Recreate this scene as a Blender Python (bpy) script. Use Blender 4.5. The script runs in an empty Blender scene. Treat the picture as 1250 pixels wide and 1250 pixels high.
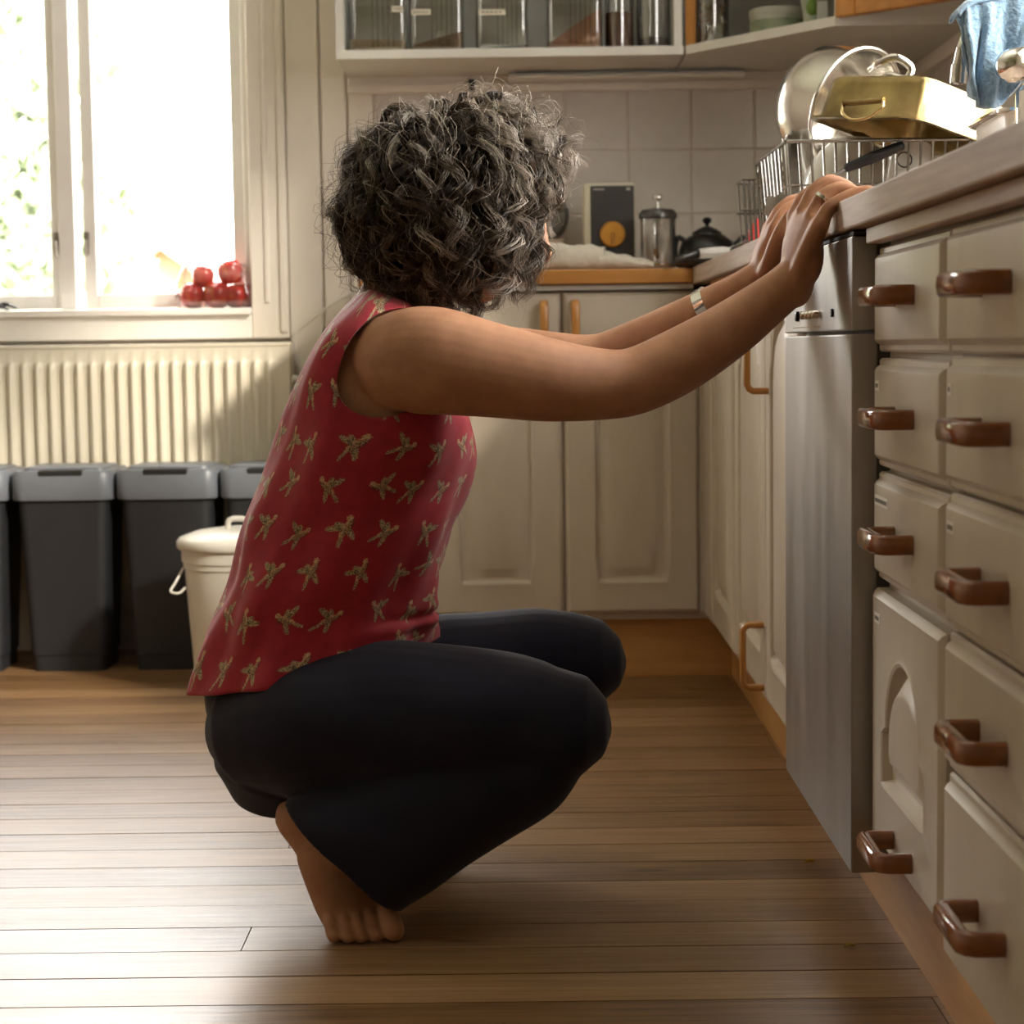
import bpy, bmesh, math, random
import numpy as np
from mathutils import Vector, Matrix
random.seed(7); rng = np.random.default_rng(7)
S = bpy.context.scene
COL = S.collection
# ------------------------------------------------------------------ camera
F_PX = 2400.0; CAM_Z = 0.731; VPX, VPY, ROLL = 635.0, 421.0, 0.013
_Y = np.array([VPX-625, VPY-625, F_PX]); _Y /= np.linalg.norm(_Y)
_U = np.array([-ROLL, -1, 0.0]); _U -= (_U@_Y)*_Y; _U /= np.linalg.norm(_U)
_X = np.cross(_Y, _U)
_R = np.stack([_X, _Y, _U], 1)
CAMP = np.array([0, 0, CAM_Z])
def W(x, y, Y):
    """point of the place at depth Y that lies along a sight line"""
    d = _R.T @ np.array([x-625, y-625, F_PX]); return CAMP + d*(Y/d[1])
cam = bpy.data.cameras.new('camera'); camo = bpy.data.objects.new('camera', cam); COL.objects.link(camo)
M3 = np.stack([_R[0], -_R[1], -_R[2]], 1)
mw = Matrix.Identity(4)
for i in range(3):
    for j in range(3): mw[i][j] = M3[i, j]
mw[2][3] = CAM_Z
camo.matrix_world = mw
cam.sensor_fit = 'HORIZONTAL'; cam.sensor_width = 36; cam.lens = 36*F_PX/1250
cam.clip_start = .05; cam.clip_end = 200
cam.dof.use_dof = True; cam.dof.focus_distance = 2.42; cam.dof.aperture_fstop = 9.0
S.camera = camo
# ------------------------------------------------------------------ light
world = bpy.data.worlds.new('sky'); S.world = world; world.use_nodes = True
bg = world.node_tree.nodes['Background']
bg.inputs[0].default_value = (1.0, .975, .94, 1); bg.inputs[1].default_value = 23.0
sun = bpy.data.lights.new('sun', 'SUN'); sun.energy = 15.0; sun.angle = math.radians(4.5); sun.color = (1, .90, .76)
suno = bpy.data.objects.new('sun', sun); COL.objects.link(suno)
SUN_D = Vector((-1.0, 1.0, -.80))
suno.rotation_euler = SUN_D.to_track_quat('-Z', 'Y').to_euler(); suno.location = (6, -4, 6)
def portal(name, loc, rot, sx, sy):
    l = bpy.data.lights.new(name, 'AREA'); l.shape = 'RECTANGLE'; l.size = sx; l.size_y = sy
    l.cycles.is_portal = True
    o = bpy.data.objects.new(name, l); o.location = loc; o.rotation_euler = rot; COL.objects.link(o)
portal('window_portal_back', (-1.108, 4.97, 1.46), (-math.pi/2, 0, 0), .92, 1.30)
portal('window_portal_right', (1.13, 2.525, 1.80), (0, math.pi/2, 0), 1.42, 1.37)
S.view_settings.view_transform = 'Standard'; S.view_settings.look = 'None'
S.view_settings.gamma = 1; S.view_settings.use_curve_mapping = False
S.view_settings.exposure = 0.12
# ------------------------------------------------------------------ mesh helpers
def cr(P, k):
    """Catmull-Rom through rows of P, k steps per span"""
    P = np.asarray(P, float); n = len(P); out = []
    for i in range(n-1):
        p0 = P[i-1] if i else 2*P[0]-P[1]; p1 = P[i]; p2 = P[i+1]; p3 = P[i+2] if i+2 < n else 2*P[-1]-P[-2]
        for t in np.linspace(0, 1, k, endpoint=False):
            out.append(.5*((2*p1)+(-p0+p2)*t+(2*p0-5*p1+4*p2-p3)*t*t+(-p0+3*p1-3*p2+p3)*t**3))
    out.append(P[-1]); return np.array(out)
def unit(v):
    v = np.asarray(v, float); n = np.linalg.norm(v); return v/n if n > 1e-12 else v
class MB:
    def __init__(s): s.v = []; s.f = []; s.uv = {}
    def add(s, vs, fs):
        o = len(s.v); s.v += [tuple(float(c) for c in p) for p in vs]; s.f += [tuple(i+o for i in f) for f in fs]; return s
    def box(s, x0, x1, y0, y1, z0, z1):
        x0, x1 = sorted((x0, x1)); y0, y1 = sorted((y0, y1)); z0, z1 = sorted((z0, z1))
        return s.add([(x0,y0,z0),(x1,y0,z0),(x1,y1,z0),(x0,y1,z0),(x0,y0,z1),(x1,y0,z1),(x1,y1,z1),(x0,y1,z1)],
              [(0,3,2,1),(4,5,6,7),(0,1,5,4),(1,2,6,5),(2,3,7,6),(3,0,4,7)])
    def rings(s, R, cap0=True, cap1=True, closed=False):
        n = len(R[0]); vs = [p for r in R for p in r]; fs = []
        m = len(R)
        for i in range(m if closed else m-1):
            a = i*n; b = ((i+1) % m)*n
            for j in range(n):
                k = (j+1) % n; fs.append((a+j, a+k, b+k, b+j))
        if not closed:
            if cap0: fs.append(tuple(range(n-1, -1, -1)))
            if cap1: fs.append(tuple(range((m-1)*n, m*n)))
        return s.add(vs, fs)
    def tube(s, path, r, n=8, ref=None, rv=None, round_ends=False, closed=False, sq=2.0, caps=True):
        """sweep an ellipse (r along ref, rv across) along path"""
        P = np.asarray(path, float); m = len(P)
        r = np.broadcast_to(np.asarray(r, float), (m,)).copy()
        rv = r.copy() if rv is None else np.broadcast_to(np.asarray(rv, float), (m,)).copy()
        if round_ends:
            t0 = unit(P[0]-P[1]); t1 = unit(P[-1]-P[-2]); h0 = min(r[0], rv[0]); h1 = min(r[-1], rv[-1])
            A = [(math.sin(a), math.cos(a)) for a in (math.radians(84), math.radians(60), math.radians(30))]
            P = np.vstack([[P[0]+t0*h0*q[0] for q in A], P, [P[-1]+t1*h1*q[0] for q in A[::-1]]])
            r = np.concatenate([[r[0]*q[1] for q in A], r, [r[-1]*q[1] for q in A[::-1]]])
            rv = np.concatenate([[rv[0]*q[1] for q in A], rv, [rv[-1]*q[1] for q in A[::-1]]])
            m = len(P)
        R = []; pu = None
        for i in range(m):
            if closed: t = unit(P[(i+1) % m]-P[i-1])
            else: t = unit(P[min(i+1, m-1)]-P[max(i-1, 0)])
            if ref is not None: u = np.asarray(ref, float)
            elif pu is None: u = np.array([0, 0, 1.]) if abs(t[2]) < .9 else np.array([1., 0, 0])
            else: u = pu
            u = u-(u@t)*t; u = unit(u); pu = u; w = np.cross(t, u)
            ring = []
            for k in range(n):
                a = 2*math.pi*k/n; c, d = math.cos(a), math.sin(a)
                if sq != 2: c = math.copysign(abs(c)**(2/sq), c); d = math.copysign(abs(d)**(2/sq), d)
                ring.append(P[i]+u*r[i]*c+w*rv[i]*d)
            R.append(ring)
        return s.rings(R, caps, caps, closed)
    def lathe(s, prof, c=(0,0,0), axis=(0,0,1), n=24, x=None):
        a = unit(axis); x = np.asarray(x, float) if x is not None else (np.array([1., 0, 0]) if abs(a[0]) < .9 else np.array([0, 1., 0]))
        x = unit(x-(x@a)*a); y = np.cross(a, x); c = np.asarray(c, float); R = []
        for r, h in prof:
            R.append([c+a*h+(x*math.cos(2*math.pi*k/n)+y*math.sin(2*math.pi*k/n))*max(r, 1e-4) for k in range(n)])
        return s.rings(R)
    def ell(s, c, rx, ry, rz, n=16, m=10, rot=None):
        c = np.asarray(c, float); R = []
        for i in range(1, m):
            t = math.pi*i/m
            ring = []
            for k in range(n):
                a = 2*math.pi*k/n
                p = np.array([rx*math.sin(t)*math.cos(a), ry*math.sin(t)*math.sin(a), -rz*math.cos(t)])
                if rot is not None: p = rot@p
                ring.append(c+p)
            R.append(ring)
        return s.rings(R)
    def prism(s, poly, z0, z1, fr=None):
        """poly in (a,b) extruded along c; fr maps (a,b,c)->xyz"""
        fr = fr or (lambda a, b, c: (a, b, c)); n = len(poly)
        vs = [fr(a, b, z0) for a, b in poly]+[fr(a, b, z1) for a, b in poly]
        fs = [tuple(range(n-1, -1, -1)), tuple(range(n, 2*n))]+[(i, (i+1) % n, n+(i+1) % n, n+i) for i in range(n)]
        return s.add(vs, fs)
    def mesh(s, name, org=(0,0,0), smooth=None, fix=True):
        me = bpy.data.meshes.new(name); o = np.asarray(org, float)
        me.from_pydata([tuple(np.asarray(p)-o) for p in s.v], [], s.f); me.update()
        if fix:
            bm = bmesh.new(); bm.from_mesh(me); bmesh.ops.recalc_face_normals(bm, faces=bm.faces[:]); bm.to_mesh(me); bm.free()
        if smooth is not None:
            me.polygons.foreach_set('use_smooth', [True]*len(me.polygons))
            if smooth < 180:
                try: me.set_sharp_from_angle(angle=math.radians(smooth))
                except Exception: pass
        return me
ORG = {}
def link(name, me, mat, parent=None, loc=None, rot=None):
    o = bpy.data.objects.new(name, me); COL.objects.link(o)
    if mat is not None and me is not None and len(me.materials) == 0: me.materials.append(mat)
    if parent is not None: o.parent = parent
    if loc is not None: o.location = Vector(loc)-Vector(ORG.get(parent.name, (0,0,0))) if parent is not None else Vector(loc)
    if rot is not None: o.rotation_euler = rot
    base = Vector(loc) if loc is not None else Vector(ORG.get(parent.name, (0,0,0)) if parent is not None else (0,0,0))
    ORG[o.name] = tuple(base)
    return o
def build(mb, name, mat, parent=None, smooth=None, bev=0, org=None, seg=2):
    """link collected shapes as one mesh object; child meshes are stored relative to their thing"""
    if parent is not None: og = ORG[parent.name]
    else: og = org if org is not None else (0, 0, 0)
    me = mb.mesh(name, og, smooth)
    o = link(name, me, mat, parent, loc=(og if parent is None else None))
    if bev: add_bevel(o, bev, seg)
    return o
def add_bevel(o, w, seg=2):
    b = o.modifiers.new('bevel', 'BEVEL'); b.width = w; b.segments = seg; b.limit_method = 'ANGLE'; b.angle_limit = math.radians(35)
    if o.data and not o.data.polygons[0].use_smooth:
        pass
def thing(name, label, cat, loc=(0,0,0), group=None):
    o = bpy.data.objects.new(name, None); COL.objects.link(o); o.location = loc; o.empty_display_size = .05
    ORG[o.name] = tuple(loc); o['label'] = label; o['category'] = cat
    if group: o['group'] = group
    return o
def tag(o, label, cat, group=None):
    o['label'] = label; o['category'] = cat
    if group: o['group'] = group
    return o
def struct(o): o['kind'] = 'structure'; return o
# ------------------------------------------------------------------ material helpers
class X:
    """tiny expression wrapper over math nodes"""
    nt = None
    def __init__(s, sock): s.s = sock
    @staticmethod
    def m(op, *a, clamp=False):
        n = X.nt.nodes.new('ShaderNodeMath'); n.operation = op; n.use_clamp = clamp
        for i, q in enumerate(a):
            if isinstance(q, X): X.nt.links.new(q.s, n.inputs[i])
            else: n.inputs[i].default_value = q
        return X(n.outputs[0])
    def __add__(s, o): return X.m('ADD', s, o)
    __radd__ = __add__
    def __sub__(s, o): return X.m('SUBTRACT', s, o)
    def __rsub__(s, o): return X.m('SUBTRACT', o, s)
    def __mul__(s, o): return X.m('MULTIPLY', s, o)
    __rmul__ = __mul__
    def __truediv__(s, o): return X.m('DIVIDE', s, o)
    def lt(s, o): return X.m('LESS_THAN', s, o)
    def gt(s, o): return X.m('GREATER_THAN', s, o)
MATS = {}
def new_mat(name):
    m = bpy.data.materials.new(name); m.use_nodes = True; return m, m.node_tree, m.node_tree.nodes['Principled BSDF']
def ramp(nt, fac, stops):
    r = nt.nodes.new('ShaderNodeValToRGB'); e = r.color_ramp.elements
    while len(e) < len(stops): e.new(.5)
    for q, (p, c) in zip(e, stops): q.position = p; q.color = (*c, 1)
    nt.links.new(fac, r.inputs[0]); return r.outputs[0]
def coords(nt, scale=(1,1,1), kind='Object'):
    t = nt.nodes.new('ShaderNodeTexCoord'); mp = nt.nodes.new('ShaderNodeMapping'); mp.inputs['Scale'].default_value = scale
    nt.links.new(t.outputs[kind], mp.inputs[0]); return mp.outputs[0]
def noise(nt, vec, scale, detail=4, rough=.55):
    n = nt.nodes.new('ShaderNodeTexNoise'); n.inputs['Scale'].default_value = scale; n.inputs['Detail'].default_value = detail; n.inputs['Roughness'].default_value = rough
    nt.links.new(vec, n.inputs['Vector']); return n.outputs['Fac']
def bump(nt, b, h, strength, dist=.01):
    n = nt.nodes.new('ShaderNodeBump'); n.inputs['Strength'].default_value = strength; n.inputs['Distance'].default_value = dist
    nt.links.new(h, n.inputs['Height']); nt.links.new(n.outputs[0], b.inputs['Normal'])
def mat(name, c0, c1=None, rough=.5, metal=0, scale=12, stretch=(1,1,1), bmp=0, detail=4, lo=.3, hi=.7, spec=.5, rr=None, sss=0, trans=0, ior=1.45, coat=0, sheen=0, bscale=None, bd=.004):
    if name in MATS: return MATS[name]
    m, nt, b = new_mat(name); c1 = c1 or tuple(x*.85 for x in c0)
    v = coords(nt, stretch); n = noise(nt, v, scale, detail)
    nt.links.new(ramp(nt, n, [(lo, c1), (hi, c0)]), b.inputs['Base Color'])
    b.inputs['Roughness'].default_value = rough; b.inputs['Metallic'].default_value = metal
    b.inputs['Specular IOR Level'].default_value = spec
    if rr:
        mr = nt.nodes.new('ShaderNodeMapRange'); mr.inputs['To Min'].default_value = rr[0]; mr.inputs['To Max'].default_value = rr[1]
        nt.links.new(n, mr.inputs[0]); nt.links.new(mr.outputs[0], b.inputs['Roughness'])
    if bmp: bump(nt, b, n if bscale is None else noise(nt, v, bscale, 3), bmp, bd)
    if sss:
        b.inputs['Subsurface Weight'].default_value = sss; b.inputs['Subsurface Radius'].default_value = (.012, .005, .003); b.inputs['Subsurface Scale'].default_value = 1.0
    if trans: b.inputs['Transmission Weight'].default_value = trans; b.inputs['IOR'].default_value = ior
    if coat: b.inputs['Coat Weight'].default_value = coat; b.inputs['Coat Roughness'].default_value = .12
    if sheen: b.inputs['Sheen Weight'].default_value = sheen
    MATS[name] = m; return m
def thin_glass(name, tint=(1,1,1), gloss=.08):
    m, nt, b = new_mat(name); nt.nodes.remove(b); out = nt.nodes['Material Output']
    t = nt.nodes.new('ShaderNodeBsdfTransparent'); t.inputs[0].default_value = (*tint, 1)
    g = nt.nodes.new('ShaderNodeBsdfGlossy'); g.inputs['Roughness'].default_value = .03
    mx = nt.nodes.new('ShaderNodeMixShader'); fr = nt.nodes.new('ShaderNodeFresnel'); fr.inputs[0].default_value = 1.45
    mu = nt.nodes.new('ShaderNodeMath'); mu.operation = 'MULTIPLY_ADD'; mu.inputs[1].default_value = .7; mu.inputs[2].default_value = gloss*.3
    nt.links.new(fr.outputs[0], mu.inputs[0]); nt.links.new(mu.outputs[0], mx.inputs[0])
    nt.links.new(t.outputs[0], mx.inputs[1]); nt.links.new(g.outputs[0], mx.inputs[2]); nt.links.new(mx.outputs[0], out.inputs[0])
    return m
paint = mat('cabinet_paint', (.63,.555,.46), (.55,.48,.39), rough=.38, scale=9, stretch=(1,1,.35), bmp=.12, bscale=90, bd=.001)
paint_wall = mat('wall_paint', (.84,.775,.69), (.78,.715,.63), rough=.55, scale=5, bmp=.1, bscale=60, bd=.001)
paint_win = mat('window_paint', (.90,.86,.82), (.86,.82,.77), rough=.4, scale=8)
white_lac = mat('white_laminate', (.72,.70,.64), (.66,.64,.58), rough=.4, scale=8)
rad_paint = mat('radiator_enamel', (.76,.70,.57), (.72,.66,.53), rough=.35, scale=6)
tile_m = mat('glazed_tile', (.70,.65,.60), (.64,.59,.54), rough=.16, scale=14, bmp=.08, bscale=10, bd=.002)
grout = mat('tile_grout', (.62,.55,.46), (.54,.47,.39), rough=.9, scale=40)
pine = mat('orange_pine', (.52,.24,.06), (.40,.165,.035), rough=.32, scale=8, stretch=(.5,6,6), coat=.2)
pine_v = mat('orange_pine_upright', (.56,.26,.06), (.42,.17,.035), rough=.28, scale=8, stretch=(6,6,.5), coat=.3)
worn = mat('worn_counter_wood', (.47,.36,.28), (.33,.23,.165), rough=.55, scale=7, stretch=(9,.7,14), bmp=.25, bd=.002, detail=6)
strip_m = mat('lower_lath_wood', (.42,.28,.18), (.31,.19,.11), rough=.5, scale=7, stretch=(6,.6,14), bmp=.2, bd=.002)
kick_m = mat('kick_pine', (.60,.32,.11), (.48,.24,.07), rough=.45, scale=6, stretch=(.8,.8,7))
brown_h = mat('brown_handle_lacquer', (.30,.105,.034), (.22,.070,.020), rough=.16, scale=10, stretch=(5,1,5), coat=.6)
steel = mat('brushed_steel', (.46,.44,.42), (.36,.345,.33), rough=.32, metal=1, scale=5, stretch=(40,40,.6), rr=(.26,.42))
steel_dull = mat('smudged_steel', (.44,.42,.40), (.28,.265,.255), rough=.36, metal=.85, scale=4, stretch=(3,3,.6), rr=(.28,.5), detail=7)
chrome = mat('chrome', (.86,.85,.83), (.80,.79,.77), rough=.08, metal=1, scale=5)
pot_steel = mat('pot_steel', (.78,.75,.70), (.66,.63,.58), rough=.16, metal=1, scale=30, bmp=.06, bscale=120, bd=.002)
brass = mat('burnt_gold_pan', (.40,.30,.125), (.13,.08,.03), rough=.25, metal=.9, scale=9, detail=7, lo=.35, hi=.6)
dark_m = mat('black_gap', (.012,.011,.01), rough=.8)
blackp = mat('black_plastic', (.018,.018,.019), (.012,.012,.013), rough=.3, scale=20)
bin_body = mat('bin_charcoal', (.020,.021,.024), (.016,.017,.019), rough=.5, scale=20)
bin_lid = mat('bin_lid_grey', (.165,.18,.205), (.145,.16,.185), rough=.4, scale=15)
white_p = mat('white_plastic', (.78,.75,.68), (.73,.70,.62), rough=.35, scale=10)
ceram = mat('white_ceramic', (.80,.78,.73), (.75,.73,.68), rough=.12, scale=10)
cream_c = mat('cream_ceramic', (.74,.68,.42), (.70,.62,.36), rough=.15, scale=10)
glass = mat('clear_glass', (1,1,1), (1,1,1), rough=.02, trans=1, ior=1.3)
pane_m = thin_glass('window_glass')
clear_p = thin_glass('clear_film', (.97,.95,.95), .5)
wire_m = mat('rack_wire', (.36,.345,.32), (.28,.265,.245), rough=.25, metal=1, scale=30)
# ------------------------------------------------------------------ floor
def floor_mat():
    m, nt, b = new_mat('floor_board_pine'); L = nt.links
    oi = nt.nodes.new('ShaderNodeObjectInfo'); t = nt.nodes.new('ShaderNodeTexCoord')
    ad = nt.nodes.new('ShaderNodeVectorMath'); ad.operation = 'ADD'
    cb = nt.nodes.new('ShaderNodeCombineXYZ'); mu = nt.nodes.new('ShaderNodeMath'); mu.operation = 'MULTIPLY'; mu.inputs[1].default_value = 57
    L.new(oi.outputs['Random'], mu.inputs[0]); L.new(mu.outputs[0], cb.inputs[0]); L.new(mu.outputs[0], cb.inputs[1])
    L.new(t.outputs['Object'], ad.inputs[0]); L.new(cb.outputs[0], ad.inputs[1])
    def mp(sc):
        q = nt.nodes.new('ShaderNodeMapping'); q.inputs['Scale'].default_value = sc; L.new(ad.outputs[0], q.inputs[0]); return q.outputs[0]
    grain = noise(nt, mp((1.6, 38, 1)), 2.2, 8, .62)
    blot = noise(nt, mp((1.2, 3.5, 1)), 2.4, 4)
    knot = nt.nodes.new('ShaderNodeTexVoronoi'); knot.inputs['Scale'].default_value = 1.0; L.new(mp((2.2, 10, 1)), knot.inputs['Vector'])
    X.nt = nt
    g = X(grain); bl = X(blot); k = X.m('SMOOTH_MAX', X(knot.outputs['Distance'])*-6+.55, 0.0, .1)
    fine = X(noise(nt, mp((5, 170, 1)), 2.2, 4, .6))
    fac = X.m('ADD', g*.52+fine*.22+bl*.26+(X(oi.outputs['Random'])-.5)*.20, k*-.5, clamp=True)
    c = ramp(nt, fac.s, [(.28, (.070,.034,.013)), (.42, (.20,.105,.043)), (.54, (.30,.17,.076)), (.70, (.43,.27,.135))])
    L.new(c, b.inputs['Base Color'])
    mr = nt.nodes.new('ShaderNodeMapRange'); mr.inputs['To Min'].default_value = .28; mr.inputs['To Max'].default_value = .50
    L.new(blot, mr.inputs[0]); L.new(mr.outputs[0], b.inputs['Roughness'])
    b.inputs['Specular IOR Level'].default_value = .62; b.inputs['Coat Weight'].default_value = .10; b.inputs['Coat Roughness'].default_value = .38
    bump(nt, b, grain, .35, .0025)
    return m
FL = floor_mat()
X0, X1, Y0, Y1, ZC = -2.7, .95, -1.6, 4.78, 2.70
subm = mat('subfloor', (.05,.035,.02), rough=.9)
floor = struct(build(MB().box(X0, X1, Y0, Y1, -.12, -.012), 'floor', subm))
pw = .0985; y = Y0; i = 0
while y < Y1-.01:
    w = min(pw, Y1-y); cut = random.choice([-2.0, -1.2, -.35, .45, None, None])
    for a, c in ([(X0, X1)] if cut is None else [(X0, cut), (cut, X1)]):
        dz = random.uniform(-.0006, 0.0)
        me = MB().box(a+.0008-(a+c)/2, c-.0008-(a+c)/2, -w/2+.0013, w/2-.0013, -.012, 0).mesh('plank')
        link('plank', me, FL, floor, loc=((a+c)/2, y+w/2, dz))
    y += w; i += 1
# ------------------------------------------------------------------ shell
ceil_m = mat('ceiling_paint', (.80,.78,.72), (.76,.74,.68), rough=.8, scale=4)
struct(build(MB().box(X0-.15, X1+.15, Y0-.15, Y1+.15, ZC, ZC+.12), 'ceiling', ceil_m))
WX0, WX1, WZ0, WZ1 = -1.565, -.652, .815, 2.10          # opening of the garden window
wb = MB().box(X0-.15, WX0, Y1, Y1+.15, -.12, ZC).box(WX1, X1+.15, Y1, Y1+.15, -.12, ZC).box(WX0, WX1, Y1, Y1+.15, -.12, WZ0).box(WX0, WX1, Y1, Y1+.15, WZ1, ZC)
wall_back = struct(build(wb, 'wall_back', paint_wall))
RY0, RY1, RZ0, RZ1 = 1.85, 3.20, 1.10, 2.50            # window over the sink
wr = MB().box(X1, X1+.15, Y0-.15, RY0, -.12, ZC).box(X1, X1+.15, RY1, Y1, -.12, ZC).box(X1, X1+.15, RY0, RY1, -.12, RZ0).box(X1, X1+.15, RY0, RY1, RZ1, ZC)
wall_right = struct(build(wr, 'wall_right', paint_wall))
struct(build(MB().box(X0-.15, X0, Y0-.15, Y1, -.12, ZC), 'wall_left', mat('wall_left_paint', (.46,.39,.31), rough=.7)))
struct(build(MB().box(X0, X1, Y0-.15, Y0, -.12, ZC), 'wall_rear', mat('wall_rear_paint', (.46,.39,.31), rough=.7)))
# wall boards between window and tiles
for a, c in ((-.556, -.473), (-.471, -.408), (-.406, -.343)):
    o = build(MB().box(a+.0015, c-.0015, Y1-.014, Y1-.001, .0, 2.44), 'wall_board', paint_wall, wall_back, bev=.004)
# tiles: back splash and sink wall
tp = .1515
grb = build(MB().box(-.343, X1-.0005, Y1-.0112, Y1-.0005, .86, 1.345), 'grout_bed', grout, wall_back)
tme = MB().box(-tp/2+.0016, tp/2-.0016, -.0045, .0045, -.0744, .0744).mesh('tile'); tme.materials.append(tile_m)
for r in range(3):
    for c in range(9):
        xa = .113-3*tp+c*tp
        zz = 1.268-r*.1515
        if xa+tp <= X1-.005:
            o = link('tile', tme, None, wall_back, loc=(xa+tp/2, Y1-.0085, zz)); add_bevel(o, .002)
grr = build(MB().box(X1-.0112, X1-.0005, 3.26, Y1-.014, .86, 1.345), 'grout_bed', grout, wall_right)
tmr = MB().box(-.0045, .0045, -tp/2+.0016, tp/2-.0016, -.0744, .0744).mesh('tile'); tmr.materials.append(tile_m)
for r in range(3):
    for c in range(9):
        o = link('tile', tmr, None, wall_right, loc=(X1-.0085, Y1-.014-tp/2-c*tp, 1.268-r*.1515)); add_bevel(o, .002)
# rail above the tiles
t1 = MB().box(-.405, X1-.02, Y1-.020, Y1-.001, 1.352, 1.395).box(-.405, X1-.02, Y1-.030, Y1-.001, 1.333, 1.354)
struct(build(t1, 'trim_1', paint_wall, bev=.003))
t2 = MB().box(X1-.020, X1-.001, 3.26, Y1-.032, 1.352, 1.395).box(X1-.030, X1-.001, 3.26, Y1-.032, 1.333, 1.354)
struct(build(t2, 'trim_2', paint_wall, bev=.003))
# ------------------------------------------------------------------ garden window
win = struct(build(MB().box(WX0, WX1, 4.79, 4.93, WZ0-.002, WZ0+.016), 'window_1', paint_win, bev=.003))   # sill board
yo = 4.86
fr = MB().box(WX0, WX0+.012, 4.80, 4.925, WZ0+.016, WZ1).box(WX1-.012, WX1, 4.80, 4.925, WZ0+.016, WZ1).box(WX0+.012, WX1-.012, 4.80, 4.925, WZ1-.02, WZ1)
build(fr, 'window_frame', paint_win, win, bev=.002)
build(MB().box(-1.122, -1.083, yo-.03, yo+.04, WZ0+.016, WZ1-.02), 'mullion', paint_win, win, bev=.003)
def sash(xa, xc, sl, sr):
    zb, zt = WZ0+.019, WZ1-.022
    m = MB().box(xa, xa+sl, yo-.012, yo+.03, zb, zt).box(xc-sr, xc, yo-.012, yo+.03, zb, zt).box(xa+sl, xc-sr, yo-.012, yo+.03, zb, zb+.034).box(xa+sl, xc-sr, yo-.012, yo+.03, zt-.04, zt)
    s_ = build(m, 'sash', paint_win, win, bev=.003)
    build(MB().box(xa+sl-.004, xc-sr+.004, yo+.006, yo+.010, zb+.030, zt-.036), 'pane', pane_m, s_)
sash(-1.066, WX1-.013, .032, .034); sash(WX0+.013, -1.124, .034, .022)
for xh in (-1.130, -1.058):
    h = MB().box(xh-.006, xh+.006, yo-.018, yo-.0125, .965, 1.02); h.tube([(xh, yo-.019, 1.0), (xh, yo-.030, .998), (xh+.002, yo-.032, .96)], .0035, 6)
    build(h, 'window_latch', mat('latch_metal', (.42,.38,.33), rough=.35, metal=.8), win)
# casing boards
cs = MB().prism([(-.645,.755),(-.556,.755),(-.556,2.2),(-.645,2.2)], 4.757, Y1-.0005, lambda a, b, c: (a, c, b))
cs.box(-.612, -.600, 4.752, 4.757, .84, 2.2); cs.box(-.575, -.560, 4.750, 4.757, .77, 2.2)
struct(build(cs, 'trim_3', paint_wall, bev=.003))
cb = MB().box(-1.75, -.6455, 4.757, Y1-.0005, .755, .8125); cb.box(-1.75, -.6455, 4.740, 4.785, .8125, .8290)
struct(build(cb, 'trim_4', paint_win, bev=.003))
# ------------------------------------------------------------------ sink window (beside the camera's view)
w2 = struct(build(MB().box(.93, 1.10, RY0, RY1, RZ0-.002, RZ0+.018), 'window_2', paint_win, bev=.003))
m = MB()
for a, c in ((RY0, RY0+.045), (RY1-.045, RY1), ((RY0+RY1)/2-.03, (RY0+RY1)/2+.03)): m.box(1.0, 1.06, a, c, RZ0+.018, RZ1)
build(m, 'window_frame', paint_win, w2)
for a, c in ((RY0+.045, (RY0+RY1)/2-.03), ((RY0+RY1)/2+.03, RY1-.045)):
    build(MB().box(1.028, 1.032, a, c, RZ0+.018, RZ1), 'pane', pane_m, w2)
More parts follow.
